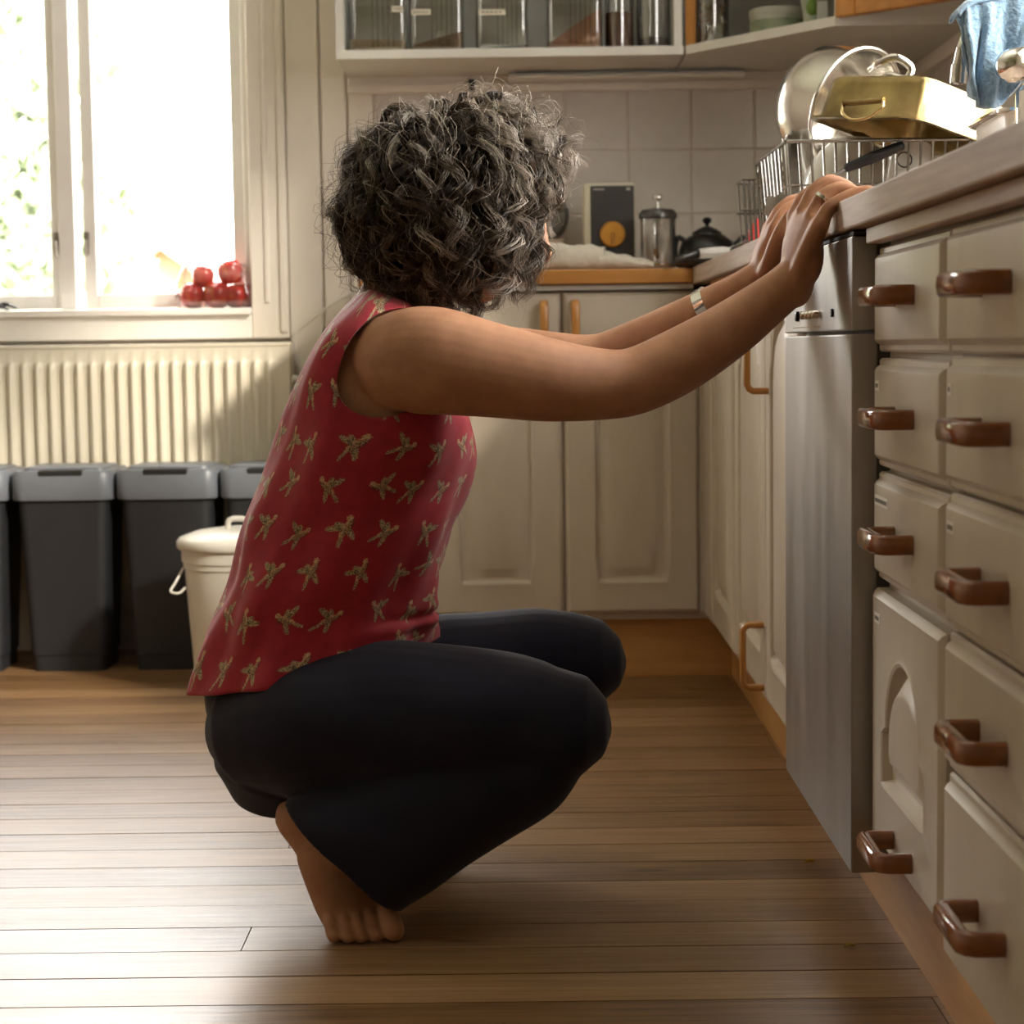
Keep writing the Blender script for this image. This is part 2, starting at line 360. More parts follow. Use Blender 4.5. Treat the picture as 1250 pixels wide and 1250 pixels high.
# ------------------------------------------------------------------ cabinet fronts
def front_mesh(w, h, kind):
    """door or drawer front in local (u, v, n); n outward, back at n=0"""
    m = MB(); T = .020
    angs = set(np.linspace(-math.pi, math.pi, 72, endpoint=False).tolist())
    for sx in (-1, 1):
        for sy in (-1, 1): angs.add(math.atan2(sy*h/2, sx*w/2))
    A = sorted(angs)
    def rect(d):
        a, b = w/2-d, h/2-d; out = []
        for t in A:
            c, s_ = math.cos(t), math.sin(t)
            # keep corner rays on the corner of the inset rectangle
            cc, ss = c*(w/2), s_*(h/2)
            k = min((w/2)/abs(c) if abs(c) > 1e-9 else 1e9, (h/2)/abs(s_) if abs(s_) > 1e-9 else 1e9)
            px, py = c*k, s_*k
            out.append((px*a/(w/2), py*b/(h/2)))
        return out
    def ring(pts, n): return [(p[0], p[1], n) for p in pts]
    def arch(d, mx=.058, mb=.062, mt=.062, qs=.80):
        if h < .45: mx, mb, mt = .062, .07, .055
        L = w/2-mx-d; B = -h/2+mb+d; T1 = h/2-mt-d; rise = min(.085, L*.75); sh = T1-rise
        out = []
        for t in A:
            c, s_ = math.cos(t), math.sin(t); best = None
            lo, hi = 0., 2.
            def inside(k):
                x, yv = c*k, s_*k
                if abs(x) > L or yv < B: return False
                q = abs(x)/L
                top = sh+rise*(math.sqrt(max(0, 1-(q/qs)**2)) if q < qs else 0)*1.0
                return yv <= top
            for _ in range(40):
                md = (lo+hi)/2
                if inside(md): lo = md
                else: hi = md
            out.append((c*lo, s_*lo))
        return out
    if kind == 'drawer':
        R = [ring(rect(0), 0), ring(rect(0), .009), ring(rect(.0025), .012), ring(rect(.0075), .0125), ring(rect(.010), .0165), ring(rect(.0135), .0195), ring(rect(.017), T)]
    elif kind == 'flat':
        R = [ring(rect(0), 0), ring(rect(0), .015), ring(rect(.004), .019), ring(rect(.007), T)]
    else:
        R = [ring(rect(0), 0), ring(rect(0), .013), ring(rect(.003), .017), ring(rect(.008), T), ring(arch(0), T), ring(arch(.004), .0215), ring(arch(.008), T), ring(arch(.012), .0095), ring(arch(.018), .0090), ring(arch(.036, qs=1.0), .0180), ring(arch(.041, qs=1.0), .0195)]
    m.rings(R); return m
def to_right(mb, xf, yc, zc):      # fronts of the right run: outward is -X, u runs along -Y
    return [(xf-n, yc-u, zc+v) for u, v, n in mb.v]
def to_back(mb, xc, yf, zc):
    return [(xc+u, yf-n, zc+v) for u, v, n in mb.v]
def front_obj(name, w, h, kind, parent, side, xc, fc, zc, mt=None):
    mb = front_mesh(w, h, kind)
    mb.v = to_right(mb, fc, xc, zc) if side == 'R' else to_back(mb, xc, fc, zc)
    return build(mb, name, mt or paint, parent, smooth=28)
def handle_mesh(L, H, hv, th, ch=.010):
    """bracket handle in (u, n) with half section hv along v"""
    a = L/2
    p = [(-a, -.001), (-a, H-ch), (-a+ch*.35, H-ch*.35), (-a+ch, H), (a-ch, H), (a-ch*.35, H-ch*.35), (a, H-ch), (a, -.001)]
    m = MB(); m.tube([(u, 0, n) for u, n in p], hv, 12, ref=(0, 1, 0), rv=th, sq=3.2); return m
def handle_obj(parent, side, uc, fc, zc, vertical=False, L=.098, H=.036, hv=.0105, th=.0075, mt=None, name='handle'):
    mb = handle_mesh(L, H, hv, th)
    if vertical: mb.v = [(-v, u, n) for u, v, n in mb.v]
    mb.v = to_right(mb, fc, uc, zc) if side == 'R' else to_back(mb, uc, fc, zc)
    return build(mb, name, mt or brown_h, parent, smooth=50)
# --- two drawer units of the right run
XF = .415                     # carcass face; fronts stand 20 mm proud at .395
sticker = mat('label_paper', (.86,.83,.76), (.80,.76,.68), rough=.6, scale=300, stretch=(1,1,4), lo=.42, hi=.5)
def ink(): return mat('label_ink', (.22,.19,.16), rough=.6)
def sticker_on(parent, yc, zc, w, h=.011):
    s_ = build(MB().box(.3940, .3950, yc-w/2, yc+w/2, zc-h/2, zc+h/2), 'paper_label', sticker, parent)
    t = MB(); n = max(2, int(w/.006)); 
    for k in range(n):
        ya = yc+w/2-.003-k*(w-.006)/n
        t.box(.3937, .3941, ya, ya-(w-.006)/n*.62, zc-.0022, zc+.0022)
    build(t, 'print', ink(), s_)
def drawer_unit(label, ya, yc, fronts):
    t = thing('drawer_unit', label, 'cabinet', ((XF+.93)/2, (ya+yc)/2, .10))
    body = MB().box(XF, .93, ya+.001, yc-.001, fronts[-1][0]+.004, .845)
    build(body, 'body', paint, t, bev=.001)
    for (z0, z1, kind, st, dy) in fronts:
        w = yc-ya-.005; h = z1-z0; f = front_obj('door' if kind == 'arch' else 'drawer', w, h, kind, t, 'R', (ya+yc)/2, XF-.0005, (z0+z1)/2)
        zh = (z0+z1)/2+.0 if kind != 'arch' else z0+.029
        handle_obj(f, 'R', (ya+yc)/2+dy, .397, zh)
        if st: sticker_on(f, yc-.024-st/2, z1-.030, st)
    return t
drawer_unit('off-white unit next to the dishwasher, with an arched door below its drawers', 1.848, 2.216,
    [(.718, .834, 'drawer', 0, 0), (.590, .711, 'drawer', .022, 0), (.463, .584, 'drawer', .075, 0), (.166, .452, 'arch', .030, 0)])
drawer_unit('off-white unit made up of drawers only, with five brown handles', 1.440, 1.845,
    [(.718, .835, 'drawer', 0, 0), (.592, .715, 'drawer', .016, 0), (.460, .588, 'drawer', .030, 0), (.326, .456, 'drawer', 0, 0), (.140, .322, 'drawer', 0, 0)])
# --- dishwasher
dw = thing('dishwasher', 'stainless steel dishwasher between the drawers and the panelled doors', 'dishwasher', (.65, 2.51, .06))
DY0, DY1, DX = 2.228, 2.786, .374
build(MB().box(.44, .93, DY0+.002, DY1-.002, .11, .850), 'tub_body', dark_m, dw)
build(MB().box(DX, .404, DY0, DY1, .118, .738), 'door', steel_dull, dw, bev=.002)
cp = build(MB().box(DX, .404, DY0, DY1, .742, .848), 'control_panel', steel_dull, dw, bev=.002)
build(MB().box(.404, .44, DY0+.003, DY1-.003, .118, .846), 'door_edge', mat('dark_edge_steel', (.20,.19,.17), rough=.5, metal=.6), dw)
build(MB().box(.376, .43, DY0+.001, DY1, .849, .853), 'top_gap_shade', dark_m, dw)  # black strip standing in for the shaded gap below the counter
for k in range(4):
    yb = 2.562-.033*k
    build(MB().lathe([(.0055,0),(.0055,.009),(.0042,.0105)], (DX, yb, .764), (-1,0,0), 12), 'button', chrome, cp, smooth=40)
build(MB().lathe([(.007,0),(.007,.004),(.0055,.005)], (DX, 2.652, .764), (-1,0,0), 16), 'button', blackp, cp, smooth=40)
build(MB().lathe([(.005,0),(.005,.003)], (DX, 2.36, .764), (-1,0,0), 12), 'button', blackp, cp, smooth=40)
build(MB().box(DX-.0006, DX+.0005, 2.46, 2.70, .7485, .7495), 'trim_line', chrome, cp)
# --- panelled doors of the right run behind the dishwasher
rc = thing('base_cabinet', 'row of narrow off-white panelled doors running from the dishwasher into the corner', 'cabinet', (.66, 3.5, .1))
build(MB().box(XF, .93, 2.80, 4.70, .12, .845), 'body', paint, rc)
for (ya, yc, kind, dx) in ((2.80, 3.186, 'arch', 0), (3.192, 3.664, 'arch', .002), (3.670, 4.06, 'arch', -.002), (4.066, 4.226, 'flat', -.003)):
    f = front_obj('door', yc-ya-.004, .845-.145, kind, rc, 'R', (ya+yc)/2, XF-.0005+dx, (.845+.145)/2)
    if abs(ya-3.192) < .01: handle_obj(f, 'R', 3.226, .396, .212, True, L=.105, H=.034, hv=.0075, th=.0055, mt=pine_v)
    if abs(ya-3.670) < .01: pass
    if abs(ya-2.80) < .01: handle_obj(f, 'R', 3.145, .395, .705, True, L=.105, H=.034, hv=.0075, th=.0055, mt=pine_v)
# --- back run
bc = thing('base_cabinet', 'off-white cabinet with tall arched doors under the orange counter, orange upright handles', 'cabinet', (.02, 4.5, .1))
build(MB().box(-.335, XF-.002, 4.266, 4.70, .13, .845), 'body', paint, bc)
DB = 4.2655
for (xa, xc, kind) in ((-.203, .087, 'arch'), (.0935, .384, 'arch'), (-.333, -.206, 'flat')):
    f = front_obj('door', xc-xa, .695, kind, bc, 'B', (xa+xc)/2, DB, .4935)
    if kind == 'arch':
        xh = .052 if xa < 0 else .119
        handle_obj(f, 'B', xh, 4.246, .765, True, L=.105, H=.034, hv=.0095, th=.0085, mt=pine_v)
build(MB().box(.385, .3945, 4.246, 4.262, .147, .842), 'corner_filler', paint, bc)
build(MB().box(-.335, .372, 4.236, 4.27, .8465, .8565), 'counter_lath', white_lac, bc)
# kick boards
struct(build(MB().box(.457, .475, Y0+.4, 4.30, 0, .139), 'baseboard_right', kick_m))
struct(build(MB().box(-.33, .457, 4.290, 4.305, 0, .139), 'baseboard_back', kick_m))
# --- counters
ct = MB().box(.371, .945, .9, 4.768, .856, .892)
tag(build(ct, 'countertop', worn, bev=.003), 'worn grey-brown wooden counter carrying the dish rack and tap', 'counter')
l2 = tag(build(MB().box(.386, .404, .95, 2.205, .8352+.002, .8555), 'support_lath', strip_m, bev=.002), 'brown wooden lath under the counter edge above the drawers', 'wood strip')
l3 = tag(build(MB().box(.386, .404, 2.80, 4.0, .846, .8555), 'support_lath', pine, bev=.002), 'orange wooden lath under the counter edge above the narrow doors', 'wood strip')
tag(build(MB().box(-.345, .3705, 4.220, 4.768, .8585, .890), 'countertop', pine, bev=.003), 'orange pine counter along the tiled wall holding the coffee press', 'counter')
# --- radiator
ra = thing('radiator', 'cream ribbed panel radiator under the window', 'radiator', (-1.2, 4.70, .14))
RXA, RXB, RZa, RZb, RYf = -1.95, -.548, .16, .735, 4.672
pitch = .0323; prof = []
n = int((RXB-RXA-.03)/pitch); x = RXA
pts = [(RXA, 0)]
for k in range(n):
    xs = RXB-.028-(n-k)*pitch
    pts += [(xs+.004, 0), (xs+.009, -.011), (xs+.0115, -.013), (xs+.0145, -.013), (xs+.017, -.011), (xs+.022, 0)]
pts.append((RXB, 0))
zs = [RZa, RZa+.03, RZa+.055, RZb-.050, RZb-.036, RZb-.028, RZb]; amp = [0, 0, 1, 1, .7, 0, 0]
m = MB(); R = []
for z, a in zip(zs, amp): R.append([(px, RYf+d*a, z) for px, d in pts]+[(RXB, RYf+.022, z), (RXA, RYf+.022, z)])
m.rings(R); build(m, 'ribbed_panel', rad_paint, ra, smooth=50)
build(MB().box(RXA, RXB+.002, RYf-.001, 4.752, RZb, RZb+.010), 'top_grille', rad_paint, ra, bev=.003)
build(MB().box(RXB-.004, RXB+.002, RYf+.001, 4.752, RZa, RZb), 'side_cover', rad_paint, ra, bev=.002)
build(MB().box(RXA, RXB-.01, RYf+.05, RYf+.07, RZa, RZb-.01), 'ribbed_panel_rear', rad_paint, ra)
for xb in (-1.6, -.75): build(MB().box(xb-.02, xb+.02, RYf+.07, Y1-.0005, .25, .6), 'bracket', rad_paint, ra)
va = MB().lathe([(.010,0),(.010,.02),(.017,.022),(.019,.03),(.019,.062),(.014,.070)], (-.548, 4.715, .655), (1,0,0), 16)
va.tube([(-.520, 4.715, .655), (-.520, 4.715, .10), (-.520, 4.70, .0)], .008, 8)
build(va, 'thermostat_valve', white_p, ra, smooth=40)
# --- wall cupboards
uc = thing('wall_cupboard', 'white open-front wall cupboard holding a row of glass jars', 'cupboard', (-.01, 4.62, 1.37))
YU = 4.46
build(MB().box(-.403, .374, YU, Y1-.021, 1.372, 1.392), 'bottom_board', white_lac, uc, bev=.001)
build(MB().box(-.403, -.385, YU, Y1-.021, 1.392, 2.05), 'side_panel', white_lac, uc)
build(MB().box(.352, .370, YU, Y1-.021, 1.392, 2.05), 'side_panel', white_lac, uc)
build(MB().box(-.403, .374, YU, Y1-.021, 2.05, 2.07), 'top_board', white_lac, uc)
build(MB().box(-.385, .352, Y1-.03, Y1-.0215, 1.392, 2.05), 'back_panel', mat('cupboard_back', (.66,.65,.60), rough=.6), uc)
build(MB().box(-.385, .352, YU+.02, Y1-.031, 1.70, 1.716), 'shelf', white_lac, uc)
cc = thing('corner_cupboard', 'white corner wall cupboard with its orange pine door swung open', 'cupboard', (.66, 4.5, 1.37))
poly = [(.378, YU), (.652, 4.090), (.935, 4.090), (.935, Y1-.021), (.378, Y1-.021)]
build(MB().prism(poly, 1.372, 1.392), 'bottom_board', white_lac, cc, bev=.001)
build(MB().prism(poly, 2.05, 2.07), 'top_board', white_lac, cc)
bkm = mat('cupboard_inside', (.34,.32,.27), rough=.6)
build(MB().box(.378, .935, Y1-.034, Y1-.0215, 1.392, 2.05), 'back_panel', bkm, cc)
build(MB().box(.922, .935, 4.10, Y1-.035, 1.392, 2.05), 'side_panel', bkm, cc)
build(MB().box(.652, .921, 4.090, 4.104, 1.392, 2.05), 'side_panel', white_lac, cc)
build(MB().prism([(.378,YU+.002),(.396,YU-.020),(.400,YU-.012),(.388,YU+.012)], 1.392, 2.05), 'edge_strip', pine_v, cc)
# open pine door: frame of four rails and a glass pane, hinged at the right end of the opening
dA = np.array([.655, 4.078]); dB = np.array([.893, 3.835]); du = unit(dB-dA); dn = np.array([du[1], -du[0]]); Ld = np.linalg.norm(dB-dA)
def dbox(u0, u1, z0, z1, n0=-.011, n1=.011):
    q = [dA+du*u0+dn*n0, dA+du*u1+dn*n0, dA+du*u1+dn*n1, dA+du*u0+dn*n1]
    return MB().prism([tuple(p) for p in q], z0, z1)
do = build(dbox(0, .05, 1.385, 2.05), 'door', pine_v, cc, bev=.004)
build(dbox(Ld-.05, Ld, 1.385, 2.05), 'stile', pine_v, do, bev=.004)
build(dbox(.05, Ld-.05, 1.385, 1.435), 'rail', pine, do, bev=.004)
build(dbox(.05, Ld-.05, 2.0, 2.05), 'rail', pine, do, bev=.004)
build(dbox(.05, Ld-.05, 1.435, 2.0, -.003, .003), 'door_panel', pine_v, do)
# lamp strip under the cupboard and small hook
lp = thing('under_cupboard_lamp', 'long slim white lamp strip fixed below the wall cupboards', 'lamp', (.20, 4.70, 1.345))
build(MB().box(-.02, .535, 4.715, Y1-.031, 1.362, 1.3715), 'mount', white_lac, lp)
build(MB().box(-.02, .535, 4.68, 4.745, 1.352, 1.3635), 'housing', white_p, lp, bev=.004)
hk = MB().box(-.115, -.100, 4.742, 4.7495, 1.335, 1.362); hk.tube([(-.107, 4.744, 1.345), (-.107, 4.735, 1.340), (-.107, 4.733, 1.352)], .003, 6)
tag(build(hk, 'wall_hook', blackp), 'small black hook on the rail above the tiles', 'hook')
# ------------------------------------------------------------------ bins
def rrect(cx, cy, hx, hy, r, z, k=5):
    out = []
    for sx, sy, a0 in ((1,1,0), (-1,1,90), (-1,-1,180), (1,-1,270)):
        for i in range(k):
            a = math.radians(a0+90*i/(k-1)); out.append((cx+sx*(hx-r)+r*math.cos(a), cy+sy*(hy-r)+r*math.sin(a), z))
    return out
def bin_(xc, label, yf=4.425):
    yc = yf+.112
    t = thing('waste_bin', label, 'bin', (xc, yc, 0), 'charcoal waste bins in front of the radiator')
    R = [rrect(xc, yc, .083, .080, .02, .0), rrect(xc, yc, .084, .081, .02, .035), rrect(xc, yc, .088, .084, .022, .037), rrect(xc, yc, .104, .101, .026, .396)]
    build(MB().rings(R), 'bin_body', bin_body, t, smooth=40)
    R = [rrect(xc, yc, .113, .109, .03, .394), rrect(xc, yc, .115, .111, .03, .399), rrect(xc, yc, .115, .111, .03, .452), rrect(xc, yc, .110, .106, .028, .461), rrect(xc, yc, .101, .097, .024, .4615), rrect(xc, yc, .099, .095, .024, .458)]
    lid = build(MB().rings(R), 'lid', bin_lid, t, smooth=40)
    build(MB().box(xc-.050, xc+.050, yf-.0005, yf+.055, .449, .4622), 'grip_slot', dark_m, lid, bev=.003)
    fl = MB().rings([rrect(xc, yc+.012, .095, .082, .022, .459), rrect(xc, yc+.012, .093, .080, .02, .4655), rrect(xc, yc+.012, .086, .073, .018, .468)])
    build(fl, 'flap', bin_lid, lid, smooth=40)
bin_(-1.043, 'charcoal waste bin with light grey lid, left of the bin beside the white pail')
bin_(-.806, 'charcoal waste bin standing right behind the white pail')
bin_(-.570, 'charcoal waste bin mostly hidden behind the woman in the red top')
bin_(-1.282, 'charcoal waste bin of which only a sliver shows at the end of the row')
t = thing('pail', 'white plastic pail with domed lid and wire handle beside the charcoal bins', 'pail', (-.604, 4.19, 0))
pc = (-.604, 4.19)
build(MB().lathe([(.100,0),(.103,.004),(.120,.265),(.123,.268),(.123,.278),(.126,.281),(.127,.315)], (*pc, 0), n=40), 'pail_body', white_p, t, smooth=40)
ld = build(MB().lathe([(.133,.308),(.136,.312),(.136,.324),(.130,.332),(.095,.344),(.050,.350),(0,.352)], (*pc, 0), n=40), 'lid', white_p, t, smooth=40)
build(MB().tube(cr([(-.625,4.15,.349),(-.622,4.15,.368),(-.604,4.15,.372),(-.586,4.15,.368),(-.583,4.15,.349)], 4), .006, 8), 'lid_grip', white_p, ld, smooth=60)
build(MB().tube(cr([(-.722,4.15,.268),(-.737,4.13,.238),(-.745,4.12,.222),(-.728,4.12,.218),(-.716,4.135,.228)], 4), .0028, 6), 'wire_handle', white_p, t, smooth=60)
# ------------------------------------------------------------------ fruit on the sill
fruit_m = mat('red_apple_skin', (.52,.035,.03), (.62,.22,.05), rough=.22, scale=26, stretch=(1,1,.5), lo=.38, hi=.52, coat=.3, sss=.1)
sz = .8312
fb = thing('fruit_bag', 'clear film bag wrapped around the red apples on the sill', 'bag', (-.715, 4.80, sz))
FR = [(235,363,4.80,.031,'bottom row, end away from the casing'), (265,361,4.795,.033,'middle of the bottom row, in front of the others'), (288,363,4.80,.029,'bottom row, half hidden beside the darkest apple'), (303,361,4.81,.029,'bottom row, pressed against the window casing'), (248,337,4.80,.028,'orange-flushed one on top, away from the casing'), (281,332,4.80,.031,'deep red one on top, nearest the casing')]
for (px, py, Y, r, d) in FR:
    c = W(px, py, Y); c[2] = max(c[2], sz+r*.93)
    prof = [(.012,-.80),(.45,-.94),(.72,-.82),(.93,-.45),(1.0,.05),(.93,.5),(.68,.84),(.36,.95),(.12,.84),(.02,.76)]
    a = tag(build(MB().lathe([(p*r, q*r) for p, q in prof], c, (random.uniform(-.3,.3), random.uniform(-.3,.1), 1), 20), 'apple', fruit_m, smooth=180, org=tuple(c)), 'red apple, '+d, 'apple', 'apples on the window sill')
    build(MB().tube([c+np.array([0,0,.7*r]), c+np.array([.002,0,1.2*r])], .0012, 5), 'stem', mat('apple_stem', (.12,.07,.03), rough=.7), a)
fx = MB(); Rg = []
for z, hx, hy in ((sz+.0005,.091,.042),(sz+.03,.0935,.044),(sz+.06,.090,.042),(sz+.092,.082,.036),(sz+.106,.074,.020)):
    g = rrect(-.7375, 4.800, hx, hy, .018, z, 6); Rg.append([(p[0]+.003*math.sin(40*p[1]+60*z), p[1]+.003*math.sin(55*p[0]+80*z), p[2]) for p in g])
fx.rings(Rg, True, False); build(fx, 'film', clear_p, fb, smooth=180)
sg = MB()
for k, q in enumerate([(-1.262,.834),(-1.243,.838),(-1.250,.842)]): sg.tube(cr([(q[0]-.02,4.80,q[1]),(q[0],4.79,q[1]+.006),(q[0]+.02,4.80,q[1]-.001)], 4), .0032, 6)
tag(build(sg, 'black_trinket', blackp, smooth=60), 'small curled black trinket lying on the sill by the open casement', 'trinket')
# ------------------------------------------------------------------ white cord by the counter end
cp_ = cr([W(440,352,4.72), W(405,372,4.72), W(372,396,4.73), W(362,408,4.735), W(361,432,4.735), W(366,455,4.735)], 5)
tag(build(MB().tube(cp_, .0028, 7), 'power_cord', white_p, smooth=60), 'thin white cord running from the orange counter down the board wall', 'cord')
tc = MB().rings([rrect(*W(372,455,4.735)[:2], .012, .010, .004, W(0,470,4.735)[2]), rrect(*W(372,455,4.735)[:2], .014, .010, .004, W(0,440,4.735)[2])])
tag(build(tc, 'cord_switch', white_p, smooth=40), 'small white switch on the cord beside the radiator', 'switch')
# ------------------------------------------------------------------ things on the orange counter
CZ = .8902
gm = thing('countertop_appliance', 'cream and black countertop appliance with a round orange dial', 'appliance', (.205, 4.55, CZ))
cream = mat('cream_plastic', (.66,.62,.48), (.60,.56,.42), rough=.4, scale=10)
build(MB().box(.148, .266, 4.505, 4.62, CZ, 1.094), 'housing', cream, gm, bev=.008)
fp = build(MB().box(.164, .262, 4.500, 4.506, CZ+.030, 1.088), 'front_panel', mat('dark_panel', (.035,.032,.028), rough=.4), gm, bev=.002)
dl = build(MB().lathe([(.029,0),(.029,.008),(.026,.012),(0,.012)], (.213, 4.500, .978), (0,-1,0), 28), 'dial', mat('orange_dial', (.62,.30,.03), (.50,.22,.02), rough=.35, scale=30), gm, smooth=40)
build(MB().box(.2095, .2165, 4.478, 4.489, .955, .982), 'dial_grip', mat('dial_grip_orange', (.42,.18,.015), rough=.35), dl, bev=.002)
build(MB().box(.170, .195, 4.4992, 4.5003, 1.078, 1.081), 'print', mat('pale_print', (.5,.48,.42), rough=.5), fp)
build(MB().box(.245, .254, 4.4992, 4.5003, 1.077, 1.082), 'print', mat('pale_print', (.5,.48,.42), rough=.5), fp)
fpx = W(803.5, 300, 4.42); fx_, fy_ = fpx[0], 4.42
fr_ = thing('french_press', 'glass coffee press with a dark lid and metal knob beside the black teapot', 'coffee press', (fx_, fy_, CZ))
build(MB().lathe([(.036,0),(.039,.004),(.039,.125)], (fx_, fy_, CZ), n=32), 'glass_beaker', thin_glass('press_glass', (.86,.86,.85), .9), fr_, smooth=40)
build(MB().lathe([(.037,.001),(.0375,.006),(.0375,.008)], (fx_, fy_, CZ), n=32), 'base_ring', chrome, fr_, smooth=40)
lid = build(MB().lathe([(.0395,.115),(.043,.118),(.043,.126),(.036,.136),(.012,.140),(.006,.141)], (fx_, fy_, CZ), n=32), 'lid', mat('smoky_lid', (.10,.10,.095), rough=.2, metal=.5), fr_, smooth=40)
build(MB().lathe([(.0025,.14),(.0025,.156),(.010,.158),(.012,.163),(.010,.168),(.004,.170)], (fx_, fy_, CZ), n=20), 'plunger_knob', chrome, lid, smooth=50)
build(MB().tube(cr([(fx_-.006,fy_-.039,CZ+.105),(fx_-.012,fy_-.066,CZ+.10),(fx_-.012,fy_-.068,CZ+.05),(fx_-.006,fy_-.040,CZ+.03)], 5), .0055, 8), 'handle', thin_glass('handle_glass', (.8,.8,.8), 1.2), fr_, smooth=60)
build(MB().lathe([(.035,.012),(.036,.014),(.036,.018),(.005,.02)], (fx_, fy_, CZ), n=28), 'filter_disc', chrome, fr_, smooth=40)
iron = mat('black_iron', (.016,.015,.014), (.010,.010,.009), rough=.28, scale=60, bmp=.1, bd=.001)
tx, ty = W(863, 300, 4.46)[0], 4.46
tp_ = thing('teapot', 'black cast iron teapot in the corner of the counter', 'teapot', (tx, ty, CZ))
build(MB().lathe([(.035,0),(.045,.004),(.060,.025),(.064,.045),(.058,.066),(.040,.080),(.032,.083)], (tx, ty, CZ), n=32), 'pot_body', iron, tp_, smooth=60)
l_ = build(MB().lathe([(.034,.082),(.033,.087),(.018,.096),(.006,.101)], (tx, ty, CZ), n=28), 'lid', iron, tp_, smooth=50)
build(MB().lathe([(.004,.100),(.005,.106),(.010,.110),(.011,.116),(.006,.120)], (tx, ty, CZ), n=16), 'lid_knob', iron, l_, smooth=60)
build(MB().tube(cr([(tx+.055,ty,CZ+.045),(tx+.075,ty,CZ+.062),(tx+.085,ty,CZ+.078)], 4), [.016,.015,.013,.012,.011,.011,.010,.010,.009], 12), 'spout', iron, tp_, smooth=60)
build(MB().tube(cr([(tx-.050,ty,CZ+.070),(tx-.066,ty,CZ+.076),(tx-.072,ty,CZ+.045),(tx-.062,ty,CZ+.022)], 4), .006, 10), 'handle', iron, tp_, smooth=60)
# towel roll
tw = mat('cream_linen', (.72,.67,.58), (.64,.59,.50), rough=.9, scale=60, bmp=.3, bd=.002, sheen=.3)
tr = thing('folded_towel', 'rolled cream kitchen towel at the edge of the orange counter', 'towel', (.13, 4.30, CZ))
path = cr([(.02,4.31,CZ+.029),(.08,4.305,CZ+.0295),(.14,4.30,CZ+.027),(.185,4.295,CZ+.025)], 5); rr_ = np.linspace(.031,.026,len(path))
m = MB().tube(path, rr_, 22, ref=(0,0,1), rv=rr_*1.25, sq=2.6); m.v = [(p[0], p[1], max(CZ+.0005, p[2]+.0022*math.sin(90*p[0]+25*p[1])+.0015*math.sin(210*p[0]))) for p in m.v]
build(m, 'roll', tw, tr, smooth=60)
path = cr([(.175,4.30,CZ+.021),(.22,4.298,CZ+.017),(.262,4.30,CZ+.012),(.290,4.302,CZ+.010)], 5); rr_ = np.linspace(.021,.0095,len(path))
m = MB().tube(path, rr_, 16, ref=(0,0,1), rv=rr_*1.9); m.v = [(p[0], p[1], max(CZ+.0005, p[2]+.002*math.sin(160*p[0]+40*p[1]))) for p in m.v]
build(m, 'loose_end', tw, tr, smooth=60)
# scale with a white pan, half hidden by her face
sc = thing('kitchen_scale', 'white pan scale behind the rolled towel', 'scale', (.06, 4.58, CZ))
build(MB().box(.0, .10, 4.53, 4.64, CZ, CZ+.058), 'scale_body', mat('scale_grey', (.34,.32,.27), rough=.5), sc, bev=.006)
build(MB().rings([rrect(.052, 4.585, .040, .05, .01, CZ+.0585), rrect(.052, 4.585, .052, .06, .012, CZ+.080), rrect(.052, 4.585, .054, .062, .012, CZ+.081)]), 'pan', white_p, sc, smooth=40)
ms = thing('round_appliance', 'grey appliance with a round cage behind the scale', 'appliance', (.05, 4.70, CZ))
build(MB().lathe([(.045,0),(.045,.01),(.012,.016),(.010,.10)], (.05, 4.70, CZ), n=24), 'stand', mat('appliance_grey', (.20,.19,.17), rough=.5), ms, smooth=40)
build(MB().lathe([(.065,0),(.07,.01),(.06,.035),(.02,.045)], (.05, 4.715, CZ+.145), (0,-1,0), 28), 'cage', mat('appliance_grey', (.20,.19,.17), rough=.5), ms, smooth=40)
# knife, black-handled tool, torch at the corner (on the worn counter)
CW = .8922
def ontop(px, py, Y):
    p = W(px, py, Y); return p
kn = thing('kitchen_knife', 'knife with a pale blade and black handle lying across the counter corner', 'knife', (.42, 4.02, CW))
a = np.array([.372, 4.10, CW+.022]); b = np.array([.455, 3.94, CW+.018])
build(MB().tube([a, a+(b-a)*.5, b], [.010, .012, .003], 4, ref=(0,0,1), rv=[.0012,.0012,.0012]), 'blade', mat('pale_blade', (.72,.70,.66), rough=.3), kn)
build(MB().tube([a-(b-a)*.45+np.array([0,0,-.012]), a+np.array([0,0,.0])], .0095, 10, ref=(0,0,1), rv=.0075, round_ends=True), 'handle', blackp, kn, smooth=60)
to = thing('flashlight', 'short black torch with a pale end resting near the counter corner', 'torch', (.43, 3.85, CW))
a = np.array([.428, 3.93, CW+.017]); b = np.array([.485, 3.78, CW+.014])
build(MB().tube([a, b], .0125, 18), 'barrel', blackp, to, smooth=40)
build(MB().lathe([(.0128,-.002),(.0128,.004),(.011,.006),(0,.006)], a, a-b, 18), 'end_cap', mat('pale_cap', (.72,.70,.64), rough=.3), to, smooth=40)
mt_ = thing('pan_handle_tool', 'black handled scraper lying low on the counter corner', 'utensil', (.40, 4.15, CZ))
build(MB().tube([(.345,4.245,CZ+.012),(.405,4.16,CZ+.018)], .012, 8, ref=(0,0,1), rv=.015, round_ends=True), 'grip', blackp, mt_, smooth=60)
build(MB().box(.405, .47, 4.12, 4.19, CW, CW+.006), 'head', blackp, mt_, bev=.001)
rd = W(925, 285, 3.55)
tag(build(MB().lathe([(.026,0),(.027,.004),(.024,.020),(.015,.040),(.005,.056),(.003,.058)], (rd[0], 3.55, CW), n=24), 'funnel', mat('red_plastic', (.55,.02,.015), (.48,.015,.012), rough=.3), smooth=50, org=(rd[0], 3.55, CW)), 'small red pointed plastic piece beside the dish rack', 'kitchenware')
